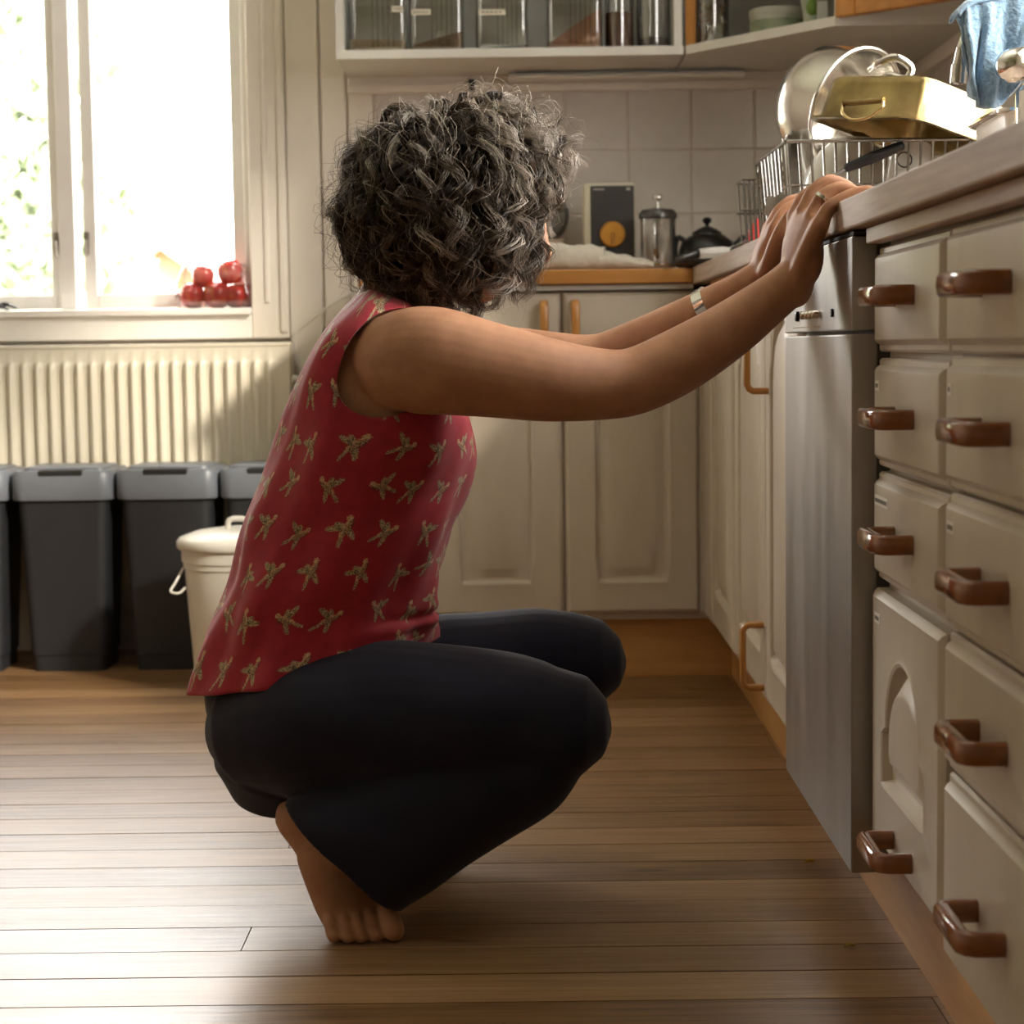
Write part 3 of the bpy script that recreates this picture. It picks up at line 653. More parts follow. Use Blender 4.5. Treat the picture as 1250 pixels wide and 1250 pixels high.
# ------------------------------------------------------------------ jars in the cupboard
JZ = 1.3922; jar_m = thin_glass('jar_glass', (.93,.94,.92), .8)
grain = mat('oat_flakes', (.58,.46,.28), (.42,.31,.17), rough=.9, scale=220, bmp=.6, bd=.003)
seeds = mat('brown_seeds', (.30,.19,.09), (.17,.10,.05), rough=.9, scale=260, bmp=.6, bd=.003)
dark_s = mat('dark_beans', (.05,.035,.025), (.02,.016,.012), rough=.7, scale=160, bmp=.6, bd=.003)
lentil = mat('red_lentils', (.46,.22,.11), (.36,.17,.085), rough=.9, scale=260, bmp=.6, bd=.003)
cocoa = mat('brown_powder', (.17,.065,.028), (.12,.045,.02), rough=.9, scale=200, bmp=.5, bd=.003)
def jar(px0, px1, label, fill, hl, hr, lab=None, Y=4.545, hy=.045, top=.20, round_=False):
    a = W(px0, 45, Y)[0]; b = W(px1, 45, Y)[0]; xc = (a+b)/2; hx = (b-a)/2-.001
    t = thing('storage_jar', label, 'jar', (xc, Y, JZ), 'glass storage jars in the wall cupboard')
    m = MB()
    if round_: m.lathe([(hx*.94,0),(hx,.006),(hx,top-.03),(hx*.8,top-.01),(hx*.8,top)], (xc, Y, JZ), n=28)
    else:
        R = []
        for z, s_ in ((0,.95),(.005,1),(top-.03,1),(top-.012,.86),(top,.86)):
            g = rrect(xc, Y, hx*s_, hy*s_, .014, JZ+z, 8)
            R.append(g)
        m.rings(R)
        for k in range(5):
            xr = xc-hx*.15+hx*.18*k; m.box(xr-.0016, xr+.0016, Y-hy-.0018, Y-hy-.0002, JZ+.012, JZ+top-.04)
    build(m, 'glass_body', jar_m, t, smooth=40)
    build(MB().lathe([(min(hx,hy)*.9,top),(min(hx,hy)*.95,top+.004),(min(hx,hy)*.95,top+.02),(0,top+.022)], (xc, Y, JZ), n=24) if round_ else MB().rings([rrect(xc, Y, hx*.9, hy*.9, .012, JZ+top+.0005), rrect(xc, Y, hx*.9, hy*.9, .012, JZ+top+.02)]), 'lid', white_p, t, smooth=40)
    f = MB(); 
    if round_: f.lathe([(hx*.90,.004),(hx*.95,.009),(hx*.95,hl),(0,hl+.004)], (xc, Y, JZ), n=24)
    else:
        g0 = rrect(xc, Y, hx*.95, hy*.93, .012, JZ+.004, 6); 
        g1 = [(p[0], p[1], JZ+hl+(hr-hl)*((p[0]-xc)/(2*hx)+.5)) for p in g0]
        g2 = [(xc+(p[0]-xc)*.5, Y+(p[1]-Y)*.5, p[2]*.5+.5*(JZ+(hl+hr)/2)+.004) for p in g1]
        f.rings([g0, g1, g2])
    build(f, 'contents', fill, t, smooth=50)
    if lab:
        la, lb, ly = lab; p = W(la, ly, Y-hy-.003); q = W(lb, ly, Y-hy-.003)
        s_ = build(MB().box(p[0], q[0], Y-hy-.0034, Y-hy-.0022, p[2]-.0065, p[2]+.0065), 'paper_label', mat('cream_label', (.70,.64,.50), rough=.7), t)
        w = q[0]-p[0]; tt = MB()
        for k in range(5): tt.box(p[0]+w*(.12+.16*k), p[0]+w*(.22+.16*k), Y-hy-.0038, Y-hy-.0033, p[2]-.0018, p[2]+.0018)
        build(tt, 'print', mat('label_ink', (.22,.19,.16), rough=.6), s_)
jar(426, 498, 'square glass jar of pale oat flakes against the cupboard side', grain, .030, .026, (478, 492, 11))
jar(500, 567, 'square glass jar with a sloping heap of brown seeds', seeds, .012, .046, (502, 526, 15))
jar(581, 645, 'nearly empty square glass jar with a few dark beans', dark_s, .006, .012, (584, 617, 15))
jar(667, 735, 'square glass jar of reddish lentils heaped up one side', lentil, .012, .095)
jar(738, 774, 'round glass jar of dark brown powder', cocoa, .085, 0, round_=True)
jar(777, 818, 'round glass jar with loose dark pieces at the end of the shelf', dark_s, .028, 0, round_=True)
# corner cupboard contents
p = W(868, 20, 4.48); dh = thing('dried_herb_jar', 'jar of tangled brown dried herbs in the corner cupboard', 'jar', (p[0], 4.48, JZ))
build(MB().lathe([(.036,0),(.040,.006),(.040,.15),(.030,.165),(.030,.18)], (p[0], 4.48, JZ), n=24), 'glass_body', jar_m, dh, smooth=40)
m = MB()
for k in range(90):
    q = np.array([rng.uniform(-.026,.026), rng.uniform(-.026,.026), rng.uniform(.005,.14)])+np.array([p[0],4.48,JZ]); d = rng.normal(size=3)*.008
    m.tube([q-d, q+rng.normal(size=3)*.003, q+d], .0016, 4)
hb = build(m, 'dried_stems', mat('dried_herb', (.34,.20,.08), (.18,.10,.04), rough=.9, scale=120), dh); hb['kind'] = 'stuff'
p = W(950, 22, 4.42); tn = thing('tin', 'round cream and green tin in the corner cupboard', 'tin', (p[0], 4.42, JZ))
build(MB().lathe([(.060,0),(.062,.002),(.062,.055)], (p[0], 4.42, JZ), n=36), 'can', mat('tin_cream', (.50,.49,.40), rough=.4), tn, smooth=40)
build(MB().lathe([(.0622,.008),(.0626,.010),(.0626,.040),(.0622,.042)], (p[0], 4.42, JZ), n=36), 'green_band', mat('tin_green', (.13,.19,.10), (.32,.33,.22), rough=.4, scale=18), tn, smooth=40)
build(MB().lathe([(.0635,.050),(.064,.052),(.064,.066),(.060,.068),(0,.068)], (p[0], 4.42, JZ), n=36), 'lid', mat('tin_cream', (.50,.49,.40), rough=.4), tn, smooth=40)
p = W(1003, 15, 4.26); cd = tag(build(MB().box(p[0]-.010, p[0]+.012, 4.255, 4.262, JZ, JZ+.058), 'packet', mat('white_card', (.72,.71,.66), rough=.6), bev=.001), 'small white packet by the hinge of the pine cupboard door', 'packet')
p = W(993, 15, 4.33); pk = thing('herb_packet', 'crumpled packet with green leaves behind the small white packet', 'packet', (p[0], 4.33, JZ))
build(MB().tube(cr([(p[0],4.33,JZ+.0),(p[0]-.004,4.33,JZ+.05),(p[0]-.012,4.33,JZ+.10)], 4), .020, 12, ref=(1,0,0), rv=.014), 'wrapper', mat('packet_film', (.58,.60,.52), (.4,.45,.33), rough=.3, scale=20), pk, smooth=60)
build(MB().ell((p[0]-.004,4.319,JZ+.055), .014, .008, .018), 'leaf_print', mat('leaf_green', (.20,.33,.05), rough=.5), pk, smooth=180)
# ------------------------------------------------------------------ dish rack on the worn counter
RX0, RX1, RY0_, RY1_, RZA, RZB = .400, .700, 2.90, 3.25, CW+.010, 1.020
dr = thing('dish_rack', 'wire dish rack with plates and pans beside the tap', 'dish rack', ((RX0+RX1)/2, (RY0_+RY1_)/2, CW))
def wire(pts, r=.0019, par=dr, name='wire'): return build(MB().tube(pts, r, 6), name, wire_m, par, smooth=60)
fl_ = .010
def corner(sx, sy, z):
    e = fl_*(z-RZA)/(RZB-RZA)
    return np.array([(RX0-e) if sx < 0 else (RX1+e), (RY0_-e) if sy < 0 else (RY1_+e), z])
for z, r in ((RZB, .003), (RZA, .0026), (RZA+.055, .0016)):
    c = [corner(-1,-1,z), corner(1,-1,z), corner(1,1,z), corner(-1,1,z)]
    build(MB().tube([c[0],c[1]], r, 8).tube([c[1],c[2]], r, 8).tube([c[2],c[3]], r, 8).tube([c[3],c[0]], r, 8), 'rim_wire', wire_m, dr, smooth=60)
nx = 18
for k in range(nx+1):
    f = k/nx
    for sy in (-1, 1):
        a = corner(-1,sy,RZA)*(1-f)+corner(1,sy,RZA)*f; b = corner(-1,sy,RZB)*(1-f)+corner(1,sy,RZB)*f; wire([a, b])
    wire([corner(-1,-1,RZA)*(1-f)+corner(1,-1,RZA)*f, corner(-1,1,RZA)*(1-f)+corner(1,1,RZA)*f], .0015, name='floor_wire')
for k in range(1, 9):
    f = k/9
    for sx in (-1, 1):
        a = corner(sx,-1,RZA)*(1-f)+corner(sx,1,RZA)*f; b = corner(sx,-1,RZB)*(1-f)+corner(sx,1,RZB)*f; wire([a, b])
for sx in (-1, 1):
    for sy in (-1, 1):
        c = corner(sx, sy, RZA); build(MB().lathe([(.005,0),(.005,.010)], (c[0], c[1], CW), n=10), 'foot', blackp, dr)
# cutlery basket hooked on the rack's end
cbk = thing('cutlery_basket', 'small wire cutlery basket hooked to the end of the dish rack', 'basket', (.398, 3.34, CW))
for k in range(7):
    x = .372+.008*k; 
    for yy in (3.275, 3.36): build(MB().tube([(x+.006, yy, CW+.002), (x, yy, CW+.105)], .0016, 6), 'wire', wire_m, cbk)
for z in (CW+.003, CW+.055, CW+.105):
    build(MB().tube([(.370,3.272,z),(.424,3.272,z),(.424,3.363,z),(.370,3.363,z)], .0018, 6, ref=(0,0,1), closed=True), 'rim_wire', wire_m, cbk)
def shell(prof, th):
    return prof+[(max(r-th, .0002), h+(th if i == 0 else 0)) for i, (r, h) in reversed(list(enumerate(prof)))]
# steel bowl-shaped pot
pa = unit((.60, -.74, -.28)); pcn = W(1022, 132, 3.215)
pt = thing('steel_pot', 'shiny steel pot tipped on its side on top of the dish rack', 'pot', tuple(pcn-np.array([0,0,.10])))
pr = [(.001,-.075),(.050,-.074),(.078,-.062),(.094,-.036),(.099,.0),(.100,.038),(.104,.041)]
build(MB().lathe(pr+[(.104,.044),(.098,.042),(.097,0),(.091,-.034),(.075,-.058),(.048,-.070),(.001,-.071)], pcn, pa, 40), 'pot_body', pot_steel, pt, smooth=40)
build(MB().tube(np.array([pcn+pa*.043+.1035*(math.cos(t)*unit(np.cross(pa,(0,0,1)))+math.sin(t)*unit(np.cross(np.cross(pa,(0,0,1)),pa))) for t in np.linspace(0,2*math.pi,40,endpoint=False)]), .0035, 8, closed=True), 'rolled_rim', pot_steel, pt, smooth=60)
ho = W(1085, 92, 3.13); ho2 = W(1112, 82, 3.12); ho3 = W(1093, 70, 3.12); ho4 = W(1072, 78, 3.13)
build(MB().tube(cr([ho+np.array([-.012,.01,-.004]), ho, W(1106,96,3.12), ho2, ho3, ho4, W(1062,86,3.15)], 5), .0045, 10, ref=(0,1,0), rv=.0065), 'loop_handle', pot_steel, pt, smooth=60)
# roasting pan, upside down
A = np.array([.577,2.815,1.103]); Lc = np.array([.456,2.955,1.122]); Rc = np.array([.742,2.960,1.066]); B = Lc+Rc-A
ctr = (A+Lc+Rc+B)/4; up = unit(np.cross(Rc-A, Lc-A)); up = up if up[2] > 0 else -up
def rloop(base, s, d, r=.16, k=6):
    P = [base[i] for i in range(4)]; c = sum(P)/4; P = [c+(p-c)*s+up*d for p in P]; out = []
    for i in range(4):
        p0, p1, p2 = P[i-1], P[i], P[(i+1) % 4]
        a_ = p1+(p0-p1)*r; b_ = p1+(p2-p1)*r
        for t in np.linspace(0, 1, k): out.append((1-t)**2*a_+2*t*(1-t)*p1+t*t*b_)
    return out
base = [A, Rc, B, Lc]
rp = thing('roasting_pan', 'burnt gold rectangular roasting pan lying upside down on the dish rack', 'pan', tuple(ctr-np.array([0,0,.08])))
R = [rloop(base,.55,0), rloop(base,.95,0), rloop(base,.985,-.004), rloop(base,1.0,-.012), rloop(base,1.05,-.056), rloop(base,1.09,-.062), rloop(base,1.16,-.063), rloop(base,1.17,-.066), rloop(base,1.10,-.067), rloop(base,1.035,-.058), rloop(base,.985,-.014), rloop(base,.97,-.006), rloop(base,.55,-.004)]
build(MB().rings(R), 'pan_body', brass, rp, smooth=35)
e1 = W(1030,127,2.86); e2 = W(1079,124,2.81)
build(MB().tube(cr([e1+np.array([0,.004,0]), W(1029,138,2.855), W(1040,146,2.84), W(1060,143,2.825), W(1076,132,2.81), e2+np.array([0,.006,0])], 5), .0028, 8), 'bail_handle', mat('gold_wire', (.62,.48,.24), rough=.2, metal=1), rp, smooth=60)
build(MB().tube([W(1030,126,2.862), W(1079,122,2.818)], .0045, 8), 'handle_bracket', brass, rp, smooth=60)
# dishes in the rack
bw = W(1036, 185, 3.05)
tag(build(MB().lathe([(.001,.120),(.026,.120),(.030,.113),(.050,.096),(.070,.060),(.082,.006),(.083,0),(.079,0),(.066,.056),(.047,.090),(.001,.106)], (bw[0], 3.055, RZA+.020), (.05,-.10,1), 36), 'serving_bowl', ceram, smooth=40, org=(bw[0],3.055,RZA+.020)), 'white bowl turned upside down under the steel pot', 'bowl')
def dish(name, c, ax, prof, mt, label, cat, handle=None):
    t = thing(name, label, cat, tuple(c)); build(MB().lathe(prof, c, ax, 32), 'dish_body', mt, t, smooth=40)
    return t
mg = W(1113, 190, 2.95); mc = np.array([mg[0], 2.955, .966])
mugp = [(.001,.0),(.026,0),(.030,.004),(.033,.045),(.034,.078),(.0315,.078),(.030,.045),(.027,.008),(.001,.007)]
t = dish('mug', mc+np.array([0,0,.055]), (-.15,-.25,-1), mugp, ceram, 'white mug with a dark ring printed on it, upside down in the rack', 'mug')
ct_ = mc+np.array([-.012,-.0408,.004])
build(MB().tube(np.array([W(1104+9*math.cos(a), 195+9*math.sin(a), 2.908) for a in np.linspace(0, 2*math.pi, 18, endpoint=False)]), .0012, 5, closed=True), 'printed_ring', blackp, t)
build(MB().tube(cr([mc+np.array([.030,0,.035]), mc+np.array([.052,-.005,.03]), mc+np.array([.052,-.005,-.0]), mc+np.array([.031,0,-.005])], 5), .0045, 8), 'handle', ceram, t, smooth=60)
m2 = W(1038, 235, 2.94)
dish('cup', np.array([m2[0], 2.938, RZA+.003]), (0,-.05,1), [(.001,0),(.018,0),(.020,.004),(.026,.052),(.0245,.052),(.019,.008),(.001,.006)], ceram, 'plain white cup standing in the near side of the rack', 'cup')
m3 = W(1085, 225, 2.94)
dish('small_dish', np.array([m3[0], 2.935, RZA+.016]), (0,-.05,1), [(.001,0),(.020,0),(.023,.003),(.029,.022),(.0275,.022),(.022,.006),(.001,.004)], cream_c, 'shallow cream-yellow dish at the near side of the rack', 'dish')
for k, (xx, lab) in enumerate(((.455, 'large white plate leaning nearest the end of the rack'), (.480, 'large white plate leaning behind the first plate in the rack'))):
    c = np.array([xx-.02, 3.175, RZA+.078])
    tag(build(MB().lathe([(.001,0),(.045,0),(.05,.003),(.078,.010),(.0785,.012),(.049,.007),(.001,.004)], c, (.94,-.30,.18), 36), 'dinner_plate', ceram, smooth=40, org=tuple(c)), lab, 'plate', 'plates in the dish rack')
# spatula with a black handle
sp = thing('spatula', 'steel spatula with a black handle lying across the rack', 'spatula', tuple(W(1030, 215, 2.885)))
a = W(962, 243, 2.885); b = W(1034, 205, 2.882); c = W(1100, 178, 2.880)
build(MB().tube([a, (a+b)/2+np.array([0,0,-.002]), b], .0028, 6), 'shaft', steel, sp, smooth=60)
build(MB().tube([b, (b+c)/2, c], [.0065,.0085,.0075], 8, ref=(0,0,1), rv=.005, round_ends=True), 'handle', blackp, sp, smooth=60)
build(MB().tube(cr([a, W(948,252,2.89), W(935,250,2.90)], 3), .014, 8, ref=(0,0,1), rv=.0015), 'blade', steel, sp, smooth=60)
# ladle hooked on the end of the rack
lc = W(944, 214, 3.27); ldl = thing('ladle', 'steel ladle hanging at the end of the dish rack', 'ladle', tuple(lc))
build(MB().lathe(shell([(.001,-.030),(.016,-.026),(.026,-.014),(.030,.0),(.031,.004)], .0015), lc, (.45,-.5,.75), 28), 'scoop', pot_steel, ldl, smooth=50)
build(MB().tube(cr([lc+np.array([.016,.0,.02]), lc+np.array([.022,.03,.06]), lc+np.array([.026,.04,.10])], 4), .003, 8, ref=(0,1,0), rv=.004), 'handle', pot_steel, ldl, smooth=60)
yl = W(1010, 234, 2.93)
tag(build(MB().tube([W(985,234,2.95), W(1015,232,2.93)], .004, 8, round_ends=True), 'yellow_spoon', mat('yellow_plastic', (.60,.42,.05), rough=.35), smooth=60), 'short yellow spoon handle low in the dish rack', 'spoon')
# ------------------------------------------------------------------ tap, towel, basin
YT = 2.46
tb = W(1262, 150, YT-.05)[0]
tap = thing('kitchen_tap', 'chrome kitchen tap with a curved spout beside the dish rack', 'tap', (tb, YT-.05, CW))
build(MB().lathe([(.026,0),(.026,.006),(.021,.010),(.0195,.080),(.022,.10),(.022,.135),(.016,.142)], (tb, YT-.05, CW), n=28), 'pillar', chrome, tap, smooth=40)
h1 = W(1236, 80, YT-.065); 
build(MB().tube([h1, (tb+.01, YT-.05, h1[2]+.010)], .021, 20, round_ends=True), 'mixer_head', chrome, tap, smooth=50)
sp_ = cr([(tb-.002, YT-.05, CW+.135), W(1240,18,YT), W(1212,24,YT+.02), W(1190,30,YT+.01), W(1178,52,YT), W(1171,80,YT)], 6)
build(MB().tube(sp_, .0085, 16), 'spout', chrome, tap, smooth=60)
e0 = W(1171,80,YT); e9 = W(1169,102,YT)
build(MB().tube([e0, e9], .0100, 18), 'aerator', chrome, tap, smooth=40)
clothm = mat('blue_terry', (.28,.42,.56), (.15,.27,.41), rough=.95, scale=180, bmp=.8, bd=.004, sheen=.4)
tl = thing('dish_towel', 'pale blue terry cloth hung over the tap spout', 'towel', tuple(W(1210, 130, YT)))
# cloth hung over the spout: two hanging flaps joined over the top, folds along its width
def cloth(name, top, botl, Yn, par, n=26, m=30, amp=.006, ph=0):
    """top: list of pixels along the fold, botl: list of pixels along the lower edge, same count"""
    T = cr([np.append(W(*p, Yn), 0)[:3] for p in top], n//(len(top)-1)); Bm = cr([np.append(W(*p, Yn), 0)[:3] for p in botl], n//(len(botl)-1))
    q = min(len(T), len(Bm)); V = []
    for j in range(m+1):
        f = j/m
        for i in range(q):
            p = T[i]*(1-f)+Bm[i]*f
            dy = amp*(.35+f)*math.sin(i*2*math.pi/q*3.1+ph+f*1.5)-.012*math.sin(min(1, f*3)*math.pi/2)+.0025*math.sin(i*1.7+f*9)
            V.append((p[0]+.002*math.sin(f*11+i*.5), p[1]+dy, p[2]))
    Fc = [(j*q+i, j*q+i+1, (j+1)*q+i+1, (j+1)*q+i) for j in range(m) for i in range(q-1)]
    o = build(MB().add(V, Fc), name, clothm, par, smooth=180)
    s = o.modifiers.new('thickness', 'SOLIDIFY'); s.thickness = .0035; s.offset = 0
    return o
cloth('front_flap', [(1168,22),(1185,8),(1215,2),(1262,-12)], [(1184,118),(1192,132),(1222,128),(1262,60)], YT-.008, tl, amp=.008)
cloth('rear_flap', [(1168,22),(1185,6),(1215,0),(1262,-14)], [(1180,60),(1200,80),(1226,96),(1262,40)], YT+.045, tl, amp=.006, ph=1.3)
V = []; n_ = 20
topf = cr([W(1168,22,YT), W(1185,7,YT), W(1215,1,YT), W(1262,-13,YT)], 6)
Rg = []
for p in topf: Rg.append([p+np.array([0, .026*math.sin(a)+.015, .008*math.cos(a)]) for a in np.linspace(-1.6, 1.6, 10)])
q = 10; V = [p for r in Rg for p in r]; Fc = [(i*q+j, i*q+j+1, (i+1)*q+j+1, (i+1)*q+j) for i in range(len(Rg)-1) for j in range(q-1)]
o = build(MB().add(V, Fc), 'fold', clothm, tl, smooth=180); s = o.modifiers.new('thickness', 'SOLIDIFY'); s.thickness = .0035; s.offset = 0
# steel-rimmed tub under the towel
ba = W(1197, 145, 2.62); bb = W(1300, 108, 2.30)
tb_ = thing('wash_tub', 'pale tub with a steel rim standing on the counter under the towel', 'tub', (.64, 2.62, CW))
zt = W(1200, 142, 2.60)[2]
build(MB().rings([rrect(.690, 2.62, .062, .085, .02, CW), rrect(.690, 2.62, .070, .095, .02, zt-.006)]), 'tub_body', white_p, tb_, smooth=40)
build(MB().rings([rrect(.690, 2.62, .074, .100, .022, zt-.006), rrect(.690, 2.62, .080, .105, .024, zt-.002), rrect(.690, 2.62, .080, .105, .024, zt+.002), rrect(.690, 2.62, .066, .09, .02, zt+.003)]), 'steel_rim', chrome, tb_, smooth=40)
# crumbs on the floor
for (px, py, l, mt_) in ((988,1051,'yellow crumb on the floor near the dishwasher corner',(.55,.36,.02)), (1037,1154,'thin straw-coloured scrap on the floor by the kick board',(.45,.33,.10))):
    d = _R.T @ np.array([px-625, py-625, F_PX]); q = CAMP+d*((.003-CAM_Z)/d[2])
    tag(build(MB().tube(cr([q+np.array([-.006,-.002,-.0005]), q+np.array([0,.001,.001]), q+np.array([.006,.003,-.0005])], 3), .0022, 6), 'crumb', mat('crumb_%d' % px, mt_, rough=.7)), l, 'crumb')
# ------------------------------------------------------------------ garden outside
gr = struct(build(MB().box(-30, 30, 5.2, 60, -1.3, -1.2), 'ground', mat('lawn', (.30,.40,.14), (.20,.30,.08), rough=.9, scale=3)))
leafm = mat('leaf_pale', (.40,.44,.33), (.32,.37,.25), rough=.5, scale=4)
def tree(x, y, h, r, n, label, name='birch_tree'):
    t = thing(name, label, 'tree', (x, y, -1.2)); V = []; Fc = []
    for k in range(n):
        d = unit(rng.normal(size=3)); c = np.array([x, y, h])+d*np.array([r, r, r*1.7])*rng.uniform(.35, 1)**.6
        u = unit(rng.normal(size=3)); w = unit(np.cross(u, rng.normal(size=3))); s_ = rng.uniform(.05, .12)
        b_ = len(V); V += [c-u*s_, c+w*s_*.5, c+u*s_, c-w*s_*.5]; Fc.append((b_, b_+1, b_+2, b_+3))
    o = build(MB().add(V, Fc), 'foliage', leafm, t); o['kind'] = 'stuff'
    build(MB().tube([(x, y, -1.2), (x+.05, y, h*.4), (x, y, h+r*.8)], [.16, .11, .03], 8), 'trunk', mat('bark', (.45,.42,.38), (.2,.18,.15), rough=.9, scale=8, stretch=(1,1,.3)), t)
tree(-3.35, 12.0, 1.6, 1.05, 8000, 'leafy green tree standing outside the open casement')
tree(-5.1, 15.0, 2.0, 1.3, 5000, 'leafy tree further back in the garden, half beyond the window frame')
tree(-4.05, 19.0, 1.5, .55, 2200, 'slender tree seen through the closed casement')
hs = thing('house', 'far red wooden house with a pale gabled roof beyond the garden', 'house', (-4.6, 27, -1.2))
redw = mat('falu_red', (.40,.10,.07), (.33,.08,.055), rough=.8, scale=2, stretch=(8,8,.3))
g = [(-5.55,-1.2),(-3.9,-1.2),(-3.9,1.45),(-4.72,2.05),(-5.55,1.45)]
build(MB().prism(g, 26.2, 30, lambda a, b, c: (a, c, b)), 'wall', redw, hs)
for sgn in (-1, 1):
    ex = -4.72+sgn*.95
    build(MB().prism([(-4.72,2.06),(ex,1.36),(ex,1.44),(-4.72,2.15)], 26.0, 30.2, lambda a, b, c: (a, c, b)), 'roof_slope', mat('pale_roof', (.40,.37,.36), rough=.8), hs)
# ------------------------------------------------------------------ the crouching woman
person = thing('person', 'woman in a red bird-print sleeveless top crouching with both hands on the counter edge', 'person', (-.19, 2.42, 0))
YM = 2.55
def px2m(r, Y): return r*Y/F_PX
def finalize(mb, name, mat_, parent, voxel, smooth_it, disp=None):
    """merge overlapping closed shapes into one continuous surface"""
    me = mb.mesh(name+'_raw', ORG[parent.name]); tmp = bpy.data.objects.new(name+'_raw', me); COL.objects.link(tmp)
    r = tmp.modifiers.new('r', 'REMESH'); r.mode = 'VOXEL'; r.voxel_size = voxel; r.use_smooth_shade = True
    s = tmp.modifiers.new('s', 'SMOOTH'); s.factor = .5; s.iterations = smooth_it
    dg = bpy.context.evaluated_depsgraph_get()
    out = bpy.data.meshes.new_from_object(tmp.evaluated_get(dg)); out.name = name
    bpy.data.objects.remove(tmp); bpy.data.meshes.remove(me)
    if disp is not None:
        n = len(out.vertices); co = np.empty(n*3); out.vertices.foreach_get('co', co); co = co.reshape(-1, 3)
        no = np.empty(n*3); out.vertices.foreach_get('normal', no); no = no.reshape(-1, 3)
        co = co+no*disp(co+np.array(ORG[parent.name]))[:, None]; out.vertices.foreach_set('co', co.ravel()); out.update()
    out.polygons.foreach_set('use_smooth', [True]*len(out.polygons))
    out.materials.clear()
    return link(name, out, mat_, parent)
def limb(mb, secs, k=5, n=24, ref=(0,1,0)):
    """secs: (px, py, Y, r_px in picture plane, r_m along Y)"""
    rows = []
    for (x, y, Y, rp, ry) in secs: rows.append([*W(x, y, Y), px2m(rp, Y), ry])
    P = cr(rows, k); mb.tube(P[:, :3], P[:, 4], n, ref=ref, rv=P[:, 3], round_ends=True)
# --- skin ------------------------------------------------------------
skin_m, nt, b = new_mat('skin')
v = coords(nt); n1 = noise(nt, v, 26, 5); n2 = noise(nt, v, 240, 3)
b.inputs['Roughness'].default_value = .55; b.inputs['Specular IOR Level'].default_value = .32
nt.links.new(ramp(nt, n1, [(.3, (.36,.17,.09)), (.55, (.44,.222,.124)), (.75, (.50,.262,.155))]), b.inputs['Base Color'])
b.inputs['Subsurface Weight'].default_value = .12; b.inputs['Subsurface Radius'].default_value = (.010,.004,.002); b.inputs['Subsurface Scale'].default_value = 1.0
bump(nt, b, n2, .12, .001)
sk = MB()
# torso outline in side view: (back), (front), half width
TS = [((238,838),(524,782),.148), ((251,796),(530,757),.149), ((268,748),(527,733),.152), ((285,700),(537,693),.157), ((301,645),(552,645),.163), ((319,592),(566,598),.167), ((341,535),(577,550),.172), ((361,487),(572,508),.172), ((383,440),(556,470),.166), ((408,398),(538,430),.160), ((438,367),(520,392),.128), ((454,356),(512,374),.078)]
def torso_sections(k, shrink=0):
    rows = []
    for bk, ft, hw in TS:
        p = W(*bk, YM); q = W(*ft, YM); rows.append([*((p+q)/2), *((q-p)/2), hw])
    P = cr(rows, k); return P
P = torso_sections(4)
R = []
for i_, row in enumerate(P):
    c = row[:3]; a = row[3:6]; la = np.linalg.norm(a); e = a/la; la -= .012; hw = row[6]-.012
    g = 2.25+1.3*min(1, max(0, (i_-20)/16))
    R.append([c+e*la*math.copysign(abs(math.cos(t))**(2/g), math.cos(t))+np.array([0,1,0])*hw*math.copysign(abs(math.sin(t))**(2/g), math.sin(t)) for t in np.linspace(0, 2*math.pi, 48, endpoint=False)])
sk.rings(R)
# near arm (right) and far arm (left)
limb(sk, [(462,450,2.45,50,.040), (480,444,2.412,60,.050), (525,440,2.380,66,.056), (600,452,2.362,58,.054), (670,464,2.360,51,.049), (730,469,2.366,44,.043), (775,465,2.372,41,.040), (830,440,2.376,40,.040), (890,403,2.375,35,.036), (945,362,2.370,28.5,.030), (968,343,2.365,27,.029)], 6, 28)
limb(sk, [(445,440,2.66,58,.05), (480,436,2.70,60,.055), (560,440,2.725,50,.05), (650,446,2.73,44,.045), (725,444,2.72,36,.038), (775,426,2.71,34,.037), (840,394,2.69,31,.034), (895,362,2.665,25,.027), (925,343,2.65,23,.026)], 6, 24)
# shoulder slope, neck
limb(sk, [(478,408,2.44,28,.045), (482,402,2.50,30,.045), (485,402,2.60,30,.045), (478,408,2.66,28,.045)], 4, 20, ref=(1,0,0))
HC = W(580, 245, YM)
hF = unit((.88, .13, -.46)); hL = unit(np.cross((0,0,1), hF)); hU = np.cross(hF, hL)
HR = np.stack([hF, hL, hU], 1)
def hp(f, l, u): return HC+hF*f+hL*l+hU*u
nk0 = W(478, 405, YM); nk1 = hp(-.035, 0, -.075)
sk.tube(cr([nk0, (nk0+nk1)/2, nk1], 4), [.062,.060,.058,.056,.054,.054,.054,.054,.054], 24)
for f, l, u, rf, rl, ru in ((-.016,0,.016,.094,.074,.088), (.030,0,-.034,.060,.060,.082), (.050,0,-.094,.030,.030,.022), (.066,0,.042,.026,.052,.032), (.086,0,-.054,.016,.022,.012), (.080,0,-.072,.014,.020,.010)):
    sk.ell(hp(f, l, u), rf, rl, ru, 20, 12, HR)
for sgn in (-1, 1):
    sk.ell(hp(.058, sgn*.036, -.022), .030, .026, .030, 16, 10, HR)
    sk.ell(hp(.076, sgn*.032, .006), .0155, .0165, .012, 14, 8, HR)
    sk.ell(hp(-.012, sgn*.076, -.004), .018, .008, .030, 14, 8, HR)
    sk.ell(hp(.101, sgn*.010, -.027), .009, .008, .007, 12, 8, HR)
sk.tube([hp(.086,0,.016), hp(.098,0,-.004), hp(.110,0,-.021)], [.008,.0095,.0115], 14, round_ends=True)
